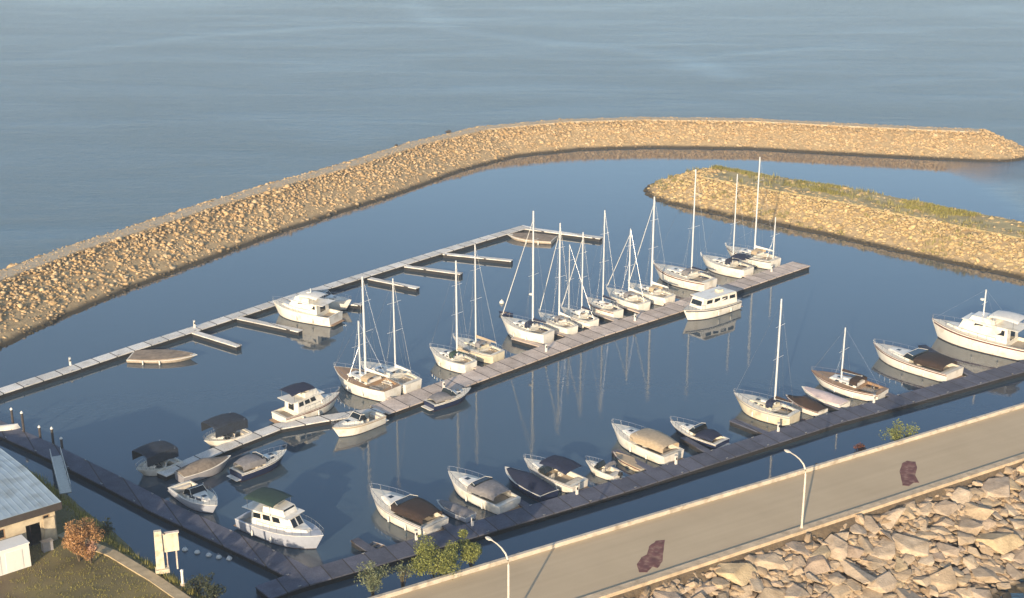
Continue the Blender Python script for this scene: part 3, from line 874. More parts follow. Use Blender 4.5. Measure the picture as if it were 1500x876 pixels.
def rail(h, root, t0, t1, hh=.6, n=6, bow=True):
    mb = MB(); ts = [t0 + (t1 - t0) * i / n for i in range(n + 1)]
    L_ = [(h.x(t), h.b(t) * .92, h.z(t)) for t in ts]; R_ = [(x, -y, z) for x, y, z in L_[::-1]]
    top = [(x + (.15 if t > .9 else 0), y, z + hh) for (x, y, z), t in zip(L_, ts)]
    topR = [(x, -y, z) for x, y, z in top[::-1]]
    mb.tube(top + topR if bow else top, .022, 5)
    if not bow: mb.tube(topR, .022, 5)
    for p, q in list(zip(L_, top)) + list(zip(R_, topR)): mb.tube([p, q], .018, 5)
    mb.build("guard_rail", CHROME, root)
def fenders(h, root, ts=(.3, .55), sg=1):
    for t in ts:
        mb = MB(); mb.lathe([(.03, .34), (.10, .28), (.11, 0), (.10, -.28), (.03, -.34)], (h.x(t), sg * (h.b(t) + .1), h.z(t) * .45), 8)
        mb.tube([(h.x(t), sg * (h.b(t) + .1), h.z(t) * .45 + .3), (h.x(t), sg * (h.b(t) * .95), h.z(t) + .02)], .012, 4)
        mb.build("fender", C_WHITE, root, smooth=True)
def berth(a, b):
    """keep a hull clear of the dock beside it: stern off the edge when berthed end on, side off the edge when lying along it"""
    best = None
    for line, hw in DOCK_LINES:
        for p, q in zip(line[:-1], line[1:]):
            t = (q - p) / np.hypot(*(q - p)); m = np.array([(a.x + b.x) / 2, (a.y + b.y) / 2])
            d, _ = seg_dist(m[None], [p, q])
            if best is None or d[0] < best[0]: best = (d[0], p, q, t, hw)
    d, p, q, t, hw = best
    if d > 12: return a, b
    h_ = a - b; L = h_.length; h_ = h_ / L; cr_ = abs(h_.x * t[1] - h_.y * t[0]); line = [p - t * 2, q + t * 2]
    if cr_ > .55:
        sh = 0.0
        while seg_dist(np.array([[b.x, b.y]]), line)[0][0] < hw + .75 and sh < 6 or ((a - Vector((*p, a.z))).xy.cross(Vector(t)) * (b - Vector((*p, a.z))).xy.cross(Vector(t)) < 0 and sh < 6):
            b = b + h_ * .1; sh += .1
            if sh > 1.0: a = a + h_ * .1
    else:
        n_ = np.array([-t[1], t[0]]); m = np.array([(a.x + b.x) / 2, (a.y + b.y) / 2]); sd = (m - p) @ n_; sg = 1 if sd > 0 else -1
        need = hw + .19 * L + .15 + .25 * cr_ * L
        if abs(sd) < need:
            k = (need - abs(sd)) * sg; v = Vector((n_[0] * k, n_[1] * k, 0)); a = a + v; b = b + v
    return a, b
def place(name, bow, stern, zd, label, cat, group):
    a, b = at(*bow, zd), at(*stern, zd)
    if name != "dinghy": a, b = berth(a, b)
    c = (a + b) / 2; L = (a - b).length
    rz = math.atan2(a.y - b.y, a.x - b.x)
    return tag(empty(name, (c.x, c.y, 0), rz), label, cat, group), L
def outboard(h, root, y=0):
    mb = MB(); x = h.x(0) - .28; z = h.z(0)
    mb.box((x, y, z + .22), (.5, .34, .42), top=(.8, .8)); mb.box((x - .02, y, z - .35), (.2, .12, .9)); mb.box((x + .18, y, z - .02), (.22, .25, .2))
    mb.build("outboard_motor", BLACKP, root, bevel=.03)

def motorboat(bow, stern, label, group, style="cruiser", B=None, F=1.15, hull=GEL, stripe=None, canvas=C_NAVY, cz=1.0, cspan=(.06, .48), zd=1.1, name="motorboat", cat="motorboat", radar=False, deckm=DECK, ob=False, encl=False, chh=1.55, mt=.38):
    root, L = place(name, bow, stern, zd, label, cat, group)
    B = B or max(2.1, .375 * L); F *= 1.15
    h = Hull(L, B, F, stern=.88, full=2.4, rake=1.0 + L * .03, sheer=.32)
    if stripe is None and hull in (GEL, CREAM): stripe = [None, NAVYH, REDH, GREYH, None, TANH][int(bow[0] + stern[0]) % 6]
    hull_part(h, root, hull, stripe)
    big = L > 8.5
    if style in ("cruiser", "express"):
        deck_part(h, root, deckm, .04, .46, .65)
        X0, X1 = h.x(.46), h.x(.84)
        fr = Fr(X0, X1, h.b(.46) * 1.62, h.b(.84) * 1.0, h.z(.5) - .02, h.z(.6) + .42, .05, .9, .2)
        cab = fr.add(MB()).build("cabin", GEL if hull is not CREAM else CREAM, root, bevel=.08)
        panes(fr, cab, [('L', .15, .42, .3, .75), ('L', .5, .75, .3, .7), ('R', .15, .42, .3, .75), ('R', .5, .75, .3, .7)])
        mb = MB(); mb.box((h.x(.68), 0, h.z(.68) + .36), (.55, .55, .06)); mb.build("hatch", GLASS, cab)
        ws = Fr(h.x(.40), h.x(.56), h.b(.45) * 1.66, h.b(.5) * 1.3, h.z(.5) + .3, h.z(.5) + .98, .25, .62, .16)
        w = ws.add(MB()).build("windshield", GLASS, root, bevel=.02)
        mb = MB(); pp = [ws.p[i] for i in (4, 5, 6, 7)]
        mb.tube([pp[0], pp[1], pp[2], pp[3]], .035, 5); mb.tube([ws.p[1], pp[1]], .03, 5); mb.tube([ws.p[2], pp[2]], .03, 5); mb.build("frame", GEL, w)
        for sgn in (-1, 1):
            mb = MB(); y = sgn * h.b(.38) * .48
            mb.box((h.x(.37), y, h.z(.3) - .3), (.5, .5, .5)); mb.box((h.x(.37) - .25, y, h.z(.3) + .1), (.12, .5, .5)); mb.build("seat", CUSH, root, bevel=.04)
        mb = MB(); mb.box((h.x(.07), 0, h.z(.1) - .35), (.55, h.b(.07) * 1.5, .5)); mb.build("bench", CUSH, root, bevel=.05)
        if canvas:
            mb = arch(MB(), h.x(cspan[0]), h.x(cspan[1]), h.b(.4) * 1.75, h.z(.3), h.z(.3) + cz + .35, side=.82, wr=h.b(.1) * 1.55, rk=.3)
            mb.build("canvas_top", canvas, root, smooth=True)
        rail(h, root, .5, .985)
    elif style == "bimini":
        deck_part(h, root, deckm, .06, .62, .6)
        fr = Fr(h.x(.6), h.x(.88), h.b(.6) * 1.5, h.b(.88), h.z(.6), h.z(.7) + .25, .05, .7, .15)
        fr.add(MB()).build("foredeck_cabin", GEL, root, bevel=.06)
        ws = Fr(h.x(.50), h.x(.66), h.b(.5) * 1.65, h.b(.55) * 1.3, h.z(.5) + .05, h.z(.5) + .72, .3, .6, .14)
        ws.add(MB()).build("windshield", GLASS, root, bevel=.02)
        for sgn in (-1, 1):
            mb = MB(); y = sgn * h.b(.38) * .5
            mb.box((h.x(.42), y, h.z(.3) - .3), (.5, .5, .5)); mb.box((h.x(.42) - .25, y, h.z(.3) + .08), (.12, .5, .5)); mb.build("seat", CUSH, root, bevel=.04)
        mb = MB(); mb.box((h.x(.12), 0, h.z(.1) - .3), (.6, h.b(.07) * 1.5, .5)); mb.build("bench", CUSH, root, bevel=.05)
        top = arch(MB(), h.x(cspan[0]), h.x(cspan[1]), h.b(.35) * 1.9, h.z(.3), h.z(.3) + 1.05 + cz, rk=.3, side=.62 if encl else .0).build("bimini_top", canvas, root, smooth=True)
        mb = MB()
        for t in (cspan[0] + .06, (cspan[0] + cspan[1]) / 2, cspan[1] - .05):
            for sg in (-1, 1): mb.tube([(h.x((cspan[0] + cspan[1]) / 2), sg * h.b(.3) * .95, h.z(.3)), (h.x(t), sg * h.b(.35) * .9, h.z(.3) + .8 + cz)], .02, 5)
        mb.build("bimini_frame", CHROME, top); top_ = top
        rail(h, root, .6, .98, .5)
    elif style == "covered":
        deck_part(h, root, deckm)
        mb = MB(); rs = []
        for t, k, e in ((.02, .25, .9), (.12, .62, .95), (.3, .8, .97), (.5, .95, .95), (.6, .75, .9), (.78, .35, .8), (.93, .12, .6)):
            b = h.b(t) * e; z = h.z(t); x = h.x(t); k *= cz
            rs.append([(x, b, z - .05), (x, b * .98, z + .12), (x, b * .6, z + k * .72), (x, 0, z + k), (x, -b * .6, z + k * .72), (x, -b * .98, z + .12), (x, -b, z - .05)])
        mb.loft(rs, close=True); mb.build("boat_cover", canvas, root, smooth=True)
    elif style == "flat":
        deck_part(h, root, TEAK, .08, .72, .45, sole=TANC)
        for t in (.2, .42, .62):
            mb = MB(); mb.box((h.x(t), 0, h.z(t) - .22), (.35, h.b(t) * 1.75, .06)); mb.build("thwart", C_TAN, root)
        mb = MB(); mb.box((h.x(.5), h.b(.5) * .35, h.z(.4) - .05), (.5, .45, .55)); mb.build("console", GEL, root, bevel=.04)
    elif style in ("trawler", "flybridge"):
        deck_part(h, root, deckm, .03, .2, .5)
        fr = Fr(h.x(.2), h.x(.72), h.b(.3) * 1.66, h.b(.72) * 1.15, h.z(.4) - .03, h.z(.4) + chh, .08, 1.0, .14)
        cab = fr.add(MB()).build("cabin", GEL, root, bevel=.07)
        panes(fr, cab, [(f, u, u + .18, .5, .85) for f in 'LR' for u in (.06, .3, .54)] + [('F', .08, .45, .35, .85), ('F', .55, .92, .35, .85), ('B', .3, .7, .1, .85)])
        zt = h.z(.4) + chh
        mb = MB(); mb.loft([[(h.x(.10), -h.b(.3) * .86, zt), (h.x(.10), h.b(.3) * .86, zt), (h.x(.10), h.b(.3) * .86, zt + .08), (h.x(.10), -h.b(.3) * .86, zt + .08)],
                            [(h.x(.66), -h.b(.62) * .72, zt), (h.x(.66), h.b(.62) * .72, zt), (h.x(.66), h.b(.62) * .72, zt + .08), (h.x(.66), -h.b(.62) * .72, zt + .08)]], close=True)
        mb.build("roof", GEL, cab, bevel=.02)
        f2 = Fr(h.x(.34), h.x(.60), h.b(.4) * 1.35, h.b(.5) * 1.0, zt + .05, zt + .72, .05, .35, .08)
        fb = f2.add(MB()).build("flybridge", GEL, root, bevel=.06)
        panes(f2, fb, [('F', .08, .92, .72, .98)])
        mb = MB(); mb.box((h.x(.42), 0, zt + .8), (.5, h.b(.4) * .9, .35)); mb.build("helm_seat", CUSH, fb, bevel=.05)
        f3 = Fr(h.x(.62), h.x(.86), h.b(.62) * 1.35, h.b(.86) * .9, h.z(.62), h.z(.75) + .35, .0, .6, .12)
        f3.add(MB()).build("trunk", GEL, root, bevel=.05)
        if canvas:
            top = arch(MB(), h.x(cspan[0]), h.x(cspan[1]), h.b(.35) * 1.6, zt, zt + .9 + cz, rk=.2).build("bimini_top", canvas, root, smooth=True)
            mb = MB()
            for t in (cspan[0] + .04, cspan[1] - .04):
                for sg in (-1, 1): mb.tube([(h.x(t), sg * h.b(.35) * .75, zt), (h.x(t), sg * h.b(.35) * .78, zt + .65 + cz)], .025, 5)
            mb.build("bimini_frame", CHROME, top)
        rail(h, root, .3, .985, .7, 8)
        if radar:
            mb = MB(); mb.tube([(h.x(mt), 0, zt), (h.x(mt), 0, zt + radar)], .13, 8, .09)
            mb.tube([(h.x(mt), -.9, zt + radar * .55), (h.x(mt), .9, zt + radar * .55)], .03, 5)
            ms = mb.build("mast", ALU, root, smooth=True)
            MB().lathe([(.02, -.12), (.3, -.1), (.32, .08), (.1, .16)], (h.x(mt) + .4, 0, zt + radar * .66), 12).build("radar_dome", GEL, ms, smooth=True)
            mb = MB()
            for sg in (-1, 1): mb.tube([(h.x(mt), 0, zt + radar), (h.x(.3), sg * h.b(.3) * .9, zt)], .014, 4)
            mb.tube([(h.x(mt), 0, zt + radar), (h.x(.98), 0, h.z(1) + .1)], .014, 4)
            mb.build("rigging", CHROME, ms)
    elif style == "houseboat":
        deck_part(h, root, deckm)
        fr = Fr(h.x(.1), h.x(.78), h.b(.4) * 1.8, h.b(.7) * 1.5, h.z(.4) - .03, h.z(.4) + 1.7, .15, .7, .1)
        cab = fr.add(MB()).build("cabin", GEL, root, bevel=.1)
        panes(fr, cab, [(f, u, u + .16, .5, .82) for f in 'LR' for u in (.06, .28, .5, .72)] + [('F', .08, .92, .4, .82), ('B', .15, .5, .1, .85)])
        mb = MB(); mb.box((h.x(.42), 0, h.z(.4) + 1.76), (L * .58, h.b(.4) * 1.7, .1)); mb.build("roof", GEL, cab, bevel=.03)
        mb = MB(); mb.box((h.x(.3), 0, h.z(.4) + 1.98), (1.1, .9, .35)); mb.build("roof_locker", CREAM, cab, bevel=.05)
        rail(h, root, .72, .98, .7)
    if style != "covered":
        mb = MB(); mb.box((h.x(0) - .3, 0, .32), (.62, h.b(0) * 1.7, .08)); mb.build("swim_platform", TEAK if big else GEL, root, bevel=.02)
    if ob: outboard(h, root)
    if big: fenders(h, root, (.25, .5), 1); fenders(h, root, (.25, .5), -1)
    return root, h
TANC = mat("sandy_sole", (.40, .29, .18), .85, var=.2)

def sailboat(bow, stern, mx, mtop, label, group, hull=GEL, stripe=None, cover=C_NAVY, dodger=C_NAVY, F=1.15, zd=1.15, B=None, boom=True, radar=False, r=.12, teak=False, mizzen=None, awning=None, jib=None):
    root, L = place("sailboat", bow, stern, zd, label, "sailboat", group)
    B = B or max(2.6, .43 * L); F *= 1.38
    h = Hull(L, B, F, stern=.68, full=2.0, rake=1.3 + L * .04, sheer=.26)
    if stripe is None and hull in (GEL, CREAM): stripe = [NAVYH, None, GREYH, REDH, None][int(mx) % 5]
    hull_part(h, root, hull, stripe); deck_part(h, root, TEAK if teak else DECK, .06, .30, .45, wall=.3)
    fr = Fr(h.x(.31), h.x(.74), h.b(.35) * 1.25, h.b(.74) * 1.0, h.z(.4) - .02, h.z(.5) + .36, .02, .55, .1)
    cab = fr.add(MB()).build("cabin", GEL if hull is not CREAM else CREAM, root, bevel=.07)
    panes(fr, cab, [(f, u, u + .15, .3, .75) for f in 'LR' for u in (.1, .35, .6)])
    mb = MB(); mb.box((h.x(.60), 0, h.z(.6) + .36), (.5, .5, .05)); mb.build("hatch", GLASS, cab); MB().box((h.x(.36), 0, h.z(.4) + .38), (.7, .6, .06)).build("companionway_hatch", TEAK, cab)
    if dodger:
        arch(MB(), h.x(.29), h.x(.40), h.b(.35) * 1.3, h.z(.35) + .2, h.z(.35) + 1.15, side=.8, wr=h.b(.3) * 1.3, rk=.12).build("dodger", dodger, root, smooth=True)
    if awning:
        top = arch(MB(), h.x(.02), h.x(.28), h.b(.2) * 1.5, h.z(.2), h.z(.2) + 2.1, rk=.1).build("bimini_top", awning, root, smooth=True)
        mb = MB()
        for t in (.05, .25):
            for sg in (-1, 1): mb.tube([(h.x(t), sg * h.b(.2) * .7, h.z(.2)), (h.x(t), sg * h.b(.2) * .72, h.z(.2) + 1.85)], .02, 5)
        mb.build("bimini_frame", CHROME, top)
    M = Matrix.Translation(root.location) @ Matrix.Rotation(root.rotation_euler[2], 4, 'Z')
    def mast(mx, mtop, name="mast", r=r):
        best = min((abs(px_of(M @ Vector((h.x(t), 0, h.z(t))))[0] - mx), t) for t in np.linspace(.06, .86, 161)); t = best[1]
        if name == "mast": t = min(max(t, .33), .7)
        x = h.x(t); z0 = h.z(t) + .3
        lo, hi = 1.0, 40.0
        for _ in range(40):
            md = (lo + hi) / 2
            if px_of(M @ Vector((x, 0, md)))[1] > mtop: lo = md
            else: hi = md
        zt = lo
        mb = MB(); mb.tube([(x, 0, z0 - .3), (x, 0, (z0 + zt) / 2), (x, 0, zt)], r, 8, r * .75); o = mb.build("mast", ALU, root, smooth=True)
        for f in ((.45, .75) if zt > 11 else (.55,)):
            mb = MB(); zz = z0 + (zt - z0) * f; mb.tube([(x - .1, -.34 * B * (1.1 - f * .4), zz + .08), (x, 0, zz), (x - .1, .34 * B * (1.1 - f * .4), zz + .08)], .028, 5); mb.build("spreader", ALU, o)
        mb = MB()
        for sg in (-1, 1):
            for tt, f in ((t - .03, .98), (t + .03, .55)):
                mb.tube([(h.x(tt), sg * h.b(tt) * .93, h.z(tt)), (x, 0, z0 + (zt - z0) * f)], .011, 4)
        mb.tube([(h.x(0.01), 0, h.z(0)), (x, 0, zt - .05)], .011, 4)
        mb.tube([(h.x(.985), 0, h.z(1)), (x, 0, z0 + (zt - z0) * .97)], .011, 4)
        mb.tube([(x, 0, zt), (x - .15, 0, zt + .5)], .012, 4)
        mb.build("rigging", CHROME, o)
        return x, z0, zt, t, o
    x, z0, zt, t, mo = mast(mx, mtop)
    if (jib if jib is not None else (int(mx) % 3 == 0)):
        a = Vector((h.x(.97), 0, h.z(1) + .35)); b = Vector((x, 0, z0 + (zt - z0) * .93))
        MB().tube([a, a.lerp(b, .3), a.lerp(b, .6), b], .06, 7, .03).build("furled_jib", C_WHITE, root, smooth=True)
    if boom:
        bl = min(x - h.x(.05), (zt - z0) * .42)
        bo = MB().tube([(x, 0, z0 + .95), (x - bl, 0, z0 + 1.02)], .07, 7).build("boom", ALU, root, smooth=True)
        mb = MB(); rs = []
        for k, hh in ((.02, .42), (.1, .36), (.5, .26), (.96, .14)):
            xx = x - bl * k; zc = z0 + .98 + .07 * k
            rs.append([(xx, .10, zc), (xx, .13, zc + hh * .45), (xx, 0, zc + hh), (xx, -.13, zc + hh * .45), (xx, -.10, zc), (xx, 0, zc - .08)])
        mb.loft(rs, close=True); mb.build("sail_cover", cover, bo, smooth=True)
    if radar:
        MB().lathe([(.05, -.14), (.3, -.1), (.32, .08), (.1, .16)], (x + .38, 0, z0 + (zt - z0) * .28), 12).build("radar_dome", GEL, mo, smooth=True)
    if mizzen: mast(*mizzen, name="mizzen", r=r * .75)
    rail(h, root, .04, .985, .55, 9)
    MB().box((h.x(.5), 0, h.z(.5) + .44), (.75, .5, .2)).build("life_raft", C_WHITE, root, bevel=.04)
    for sg in (-1, 1): MB().box((h.x(.2), sg * h.b(.2) * .55, h.z(.2) - .22), (L * .16, .36, .14)).build("cushion", cover if cover is not C_WHITE else CUSH, root, bevel=.03)
    mb = MB(); mb.lathe([(.02, 0), (.03, .02), (.03, .6)], (h.x(.14), 0, h.z(.14) - .42), 6)
    k = 12; ring = [(h.x(.14) + .02, .38 * math.cos(2 * math.pi * i / k), h.z(.14) + .25 + .38 * math.sin(2 * math.pi * i / k)) for i in range(k + 1)]
    mb.tube(ring, .02, 5); mb.build("steering_wheel", CHROME, root)
    fenders(h, root, (.3, .55), 1); fenders(h, root, (.3, .55), -1)
    return root

GB = "sailboats berthed along the middle dock"
sailboat((490, 546), (578, 575), 536, 405, "large teak decked sailboat with two masts at the left end of the row", GB, r=.17, teak=True, cover=C_WHITE, dodger=C_TAN, F=1.3, mizzen=(528, 470))
sailboat((528, 536), (606, 563), 581, 408, "white sailboat tucked close behind the large teak-decked one", GB, cover=C_WHITE, dodger=C_WHITE)
sailboat((630, 515), (696, 537), 671, 382, "cream sailboat with a dark green cockpit canopy, left of the pair of close masts", GB, cover=C_TAN, dodger=C_GREEN, r=.15, awning=None)
sailboat((664, 500), (736, 522), 697, 358, "cream sailboat with tan sail cover, right of the pair of close masts", GB, cover=C_TAN, dodger=C_GREY, hull=CREAM)
sailboat((737, 474), (815, 495), 786, 309, "big white sailboat with navy dodger and white radar dome on its tall mast", GB, radar=True, cover=C_NAVY, dodger=C_NAVY, F=1.5, r=.16, zd=1.4)
sailboat((790, 464), (846, 485), 819, 327, "white sailboat with bare mast just right of the radar domed sailboat", GB, cover=C_WHITE, dodger=C_GREY, r=.14)
sailboat((822, 456), (876, 474), 852, 340, "white two masted sailboat with blue sail cover second right of the radar domed sailboat", GB, cover=C_NAVY, dodger=C_WHITE, mizzen=(833, 358))
sailboat((858, 441), (906, 458), 883, 308, "slender white sailboat with very tall thin mast in the middle of the row", GB, cover=C_NAVY, dodger=None, r=.12)
sailboat((888, 427), (944, 447), 921, 335, "white sailboat with broad foredeck and the shortest mast of the row", GB, cover=C_WHITE, dodger=C_GREY)
sailboat((920, 420), (984, 438), 954, 288, "white sailboat with thick tall mast and tan cockpit cover beside the big cruiser sterns", GB, cover=C_WHITE, dodger=C_TAN, r=.17)
sailboat((966, 397), (1058, 421), 1018, 248, "large cream sailboat with tall mast and dark sail cover on the wide stretch of dock", GB, hull=GEL, cover=C_NAVY, dodger=C_GREY, F=1.4, r=.14)
sailboat((1028, 381), (1106, 400), 1081, 255, "white sailboat with navy bimini second from the dock's far end", GB, cover=C_NAVY, dodger=C_NAVY, F=1.3, awning=C_NAVY)
sailboat((1066, 368), (1148, 387), 1105, 230, "white sailboat with the tallest mast at the dock's far end", GB, cover=C_WHITE, dodger=C_TAN, F=1.3, r=.15, mizzen=(1133, 318))
GM = "motorboats berthed along the middle dock"
motorboat((502, 583), (412, 613), "white cabin cruiser with dark blue flybridge top on the middle dock", GM, "flybridge", canvas=C_NAVY, cspan=(.12, .5), cz=.55, hull=GEL, zd=1.2)
motorboat((487, 632), (556, 606), "white day boat on the camera side of the middle dock with a tan stern", GM, "cruiser", canvas=None, hull=GEL)
motorboat((683, 569), (622, 588), "low dark boat with white deck trim on the camera side of the middle dock", GM, "cruiser", hull=NAVYH, stripe=GEL, canvas=C_GREY, cz=.35, F=.9, zd=.9)
motorboat((993, 458), (1066, 436), "broad white cabin boat alone on the camera side of the middle dock", GM, "houseboat", B=4.2, F=1.4, zd=1.3, name="cabin_boat", cat="cabin boat")
motorboat((338, 670), (262, 694), "grey boat under a taupe cover near the shore end of the middle dock", GM, "covered", canvas=mat("taupe_canvas", (.2, .165, .13), .9, var=.25), hull=GREYH, F=.95)
motorboat((420, 662), (345, 690), "dark hulled cruiser with pale grey canopy on the camera side of the middle dock", GM, "cruiser", hull=NAVYH, stripe=GEL, canvas=C_GREY, cz=.7, F=1.0)
motorboat((206, 694), (262, 673), "small boat with a rounded navy canopy nearest the shore end of the middle dock", GM, "bimini", canvas=C_DEEP, cz=1.3, cspan=(.1, .9), F=.8, B=3.4, zd=.8, encl=True)
motorboat((312, 655), (372, 634), "boat with a rounded navy canopy beside the pale grey canopy cruiser", GM, "bimini", canvas=C_DEEP, cz=1.3, cspan=(.1, .88), F=.8, B=3.4, zd=.8, encl=True)
motorboat((318, 746), (262, 710), "small pale cuddy boat lying beside the dark slanting dock", None, "cruiser", hull=PGREY, canvas=None, F=.95, zd=.9)  # grey of the hull is painted-in shade
motorboat((474, 792), (362, 752), "white flybridge cruiser with dark bimini alone in the lower left corner of the basin", None, "flybridge", canvas=C_GREEN, cspan=(.12, .5), cz=.6, F=1.35, zd=1.3, hull=PGREY, deckm=GREYD)  # shade on hull and deck is put into their colours
GA = "boats at the outer dock"
motorboat((400, 446), (492, 462), "broad cream motor yacht lying beam on at the outer dock", GA, "trawler", canvas=C_WHITE, cspan=(.2, .5), cz=.4, F=1.5, zd=1.5, B=4.2, hull=GEL, radar=2.0)
motorboat((514, 444), (432, 432), "white cruiser with low cabin right behind the cream motor yacht", GA, "cruiser", canvas=C_GREEN, cz=.5, F=1.3, zd=1.3)
motorboat((276, 521), (168, 520), "long low raft with flat brown grey top at the left part of the outer dock", GA, "covered", hull=DRIFT, canvas=C_DRIFT, cz=.28, F=.5, zd=.55, B=4.6, name="work_raft", cat="work raft")
motorboat((742, 344), (812, 350), "low raft with flat brown grey top at the far end of the outer dock", GA, "covered", hull=DRIFT, canvas=C_DRIFT, cz=.25, F=.55, zd=.6, B=5.2, name="work_raft", cat="work raft")
GC = "motorboats along the dock beside the road bank"
motorboat((543, 722), (648, 772), "white cruiser with dark brown canopy nearest the corner shrubs", GC, "cruiser", canvas=C_BROWN, cz=.75, cspan=(.06, .5), F=1.25, zd=1.2)
motorboat((657, 697), (757, 742), "white cruiser with grey awning between the brown canopied cruiser and the navy covered boat", GC, "cruiser", stripe=None, canvas=C_GREY, cz=.65, cspan=(.12, .52), F=1.2)
motorboat((740, 688), (812, 727), "low boat wrapped in navy canvas", GC, "covered", hull=NAVYH, canvas=C_NAVY, F=.9, zd=.9, cz=.9)
motorboat((777, 680), (870, 716), "slim white bowrider with a navy bimini and bow rails", GC, "bimini", canvas=C_NAVY, cz=.7, cspan=(.1, .58), F=1.1)
motorboat((858, 678), (906, 696), "tiny white boat with outboard right of the bowrider", GC, "bimini", canvas=C_GREY, cz=.1, cspan=(.2, .3), F=.75, zd=.7, ob=True, B=2.0)
motorboat((914, 634), (1016, 678), "white cruiser with a tan canopy midway along the road dock", GC, "cruiser", canvas=C_TAN, cz=.9, cspan=(.05, .55), F=1.25, zd=1.2)
motorboat((1004, 628), (1092, 660), "low dark boat with white fittings between the tan canopied cruiser and the sailboat", GC, "cruiser", hull=NAVYH, stripe=GEL, canvas=C_NAVY, cz=.3, F=.8, zd=.8, cspan=(.1, .4))
motorboat((1168, 588), (1234, 612), "low white boat under a maroon brown cover right of the cream sailboat", GC, "covered", hull=GEL, canvas=C_BROWN, F=.8, zd=.8)
motorboat((1192, 576), (1266, 602), "slender pinkish white boat with its deck covered in pale canvas", GC, "covered", hull=GEL, canvas=mat("pinkish_canvas", (.62, .50, .46), .9, var=.1), F=.9, zd=.9, cz=.5)
motorboat((1300, 514), (1432, 554), "large white express cruiser with dark brown cockpit canopy beside the trawler", GC, "cruiser", canvas=C_BROWN, cz=.8, cspan=(.06, .4), F=1.4, zd=1.4)
motorboat((1404, 484), (1568, 522), "largest white trawler yacht with short signal mast at the right edge", GC, "trawler", canvas=C_WHITE, cspan=(.12, .4), cz=.7, F=1.9, zd=1.8, B=5.2, radar=4.6, chh=2.2, mt=.5)
motorboat((640, 735), (690, 756), "small grey skiff under a low grey cover between two white cruisers", GC, "covered", hull=PGREY, canvas=C_GREY, cz=.45, F=.6, zd=.6, B=1.9)
motorboat((898, 664), (952, 690), "low cream skiff close beside the tan canopied cruiser", GC, "covered", hull=CREAM, canvas=C_TAN, cz=.2, F=.5, zd=.5, B=1.8)
GS = "sailboats along the dock beside the road bank"
sailboat((1087, 588), (1188, 618), 1152, 438, "cream sailboat with navy dodger, the larger sailboat on the road dock", GS, hull=CREAM, cover=C_BROWN, dodger=C_NAVY, F=1.25, r=.14, jib=False)
sailboat((1188, 547), (1304, 578), 1232, 480, "white sailboat with brown covered deck and short mast on the road dock", GS, stripe=REDH, cover=C_BROWN, dodger=C_BROWN, F=1.0, r=.12, teak=True)

# small tenders and dock kit
def dinghy(p, rz, L, m, label, upturned=False, group=None):
    root = tag(empty("dinghy", p, rz), label, "dinghy", group)
    h = Hull(L, L * .42, .45, .85, 2.2, .3, .25)
    if upturned: root.rotation_euler = (math.pi, 0, rz); root.location = p + Vector((0, 0, .45))
    mb = MB(); mb.loft([h.ring(t, [1.0, .5, .1, -.1], [1, .95, .8, .3]) for t in TS], caps=True); mb.build("hull", m, root, smooth=True)
    for t in (.25, .55):
        mb = MB(); mb.box((h.x(t), 0, h.z(t) - .06), (.25, h.b(t) * 1.95, .06)); mb.build("thwart", TEAK, root)
    return root
dinghy(at(14, 628, .74), R(20), 2.6, GEL, "pale upturned dinghy lying on the dark dock at the left edge", True)
dinghy(at(556, 806, 0), R(-35), 2.6, GREYH, "small grey dinghy tied by the corner of the road dock")
dinghy(at(740, 462, 0), R(150), 2.4, NAVYH, "tiny dark dinghy floating ahead of the radar sailboat's bow")
p = at(735, 444, 0); root = tag(empty("mooring_buoy", p), "small white mooring buoy ahead of the radar sailboat's bow", "buoy")
MB().lathe([(.05, -.3), (.35, -.1), (.4, .15), (.25, .42), (.06, .5), (.05, .65)], n=12).build("float", GEL, root, smooth=True)

buoy0 = None
for i, (x, y) in enumerate([(271, 806), (289, 810), (306, 814), (321, 817), (336, 819)]):
    if buoy0 is None:
        buoy0 = tag(empty("mooring_float", at(x, y, 0)), "white mooring float in the line of floats between the dock and the notice board", "float", "white floats off the lower left bank")
        MB().lathe([(.05, -.2), (.26, -.08), (.32, .08), (.2, .26), (.05, .32)], n=12).build("float", GEL, buoy0, smooth=True)
        MB().tube([(0, 0, .3), (.1, 0, .42), (0, 0, .5), (-.1, 0, .42), (0, 0, .3)], .02, 5).build("ring", CHROME, buoy0)
    else:
        r_ = buoy0.copy(); C.objects.link(r_); r_.location = at(x, y, 0); r_.rotation_euler = (0, .1, i)
        for ch in buoy0.children: c = ch.copy(); C.objects.link(c); c.parent = r_

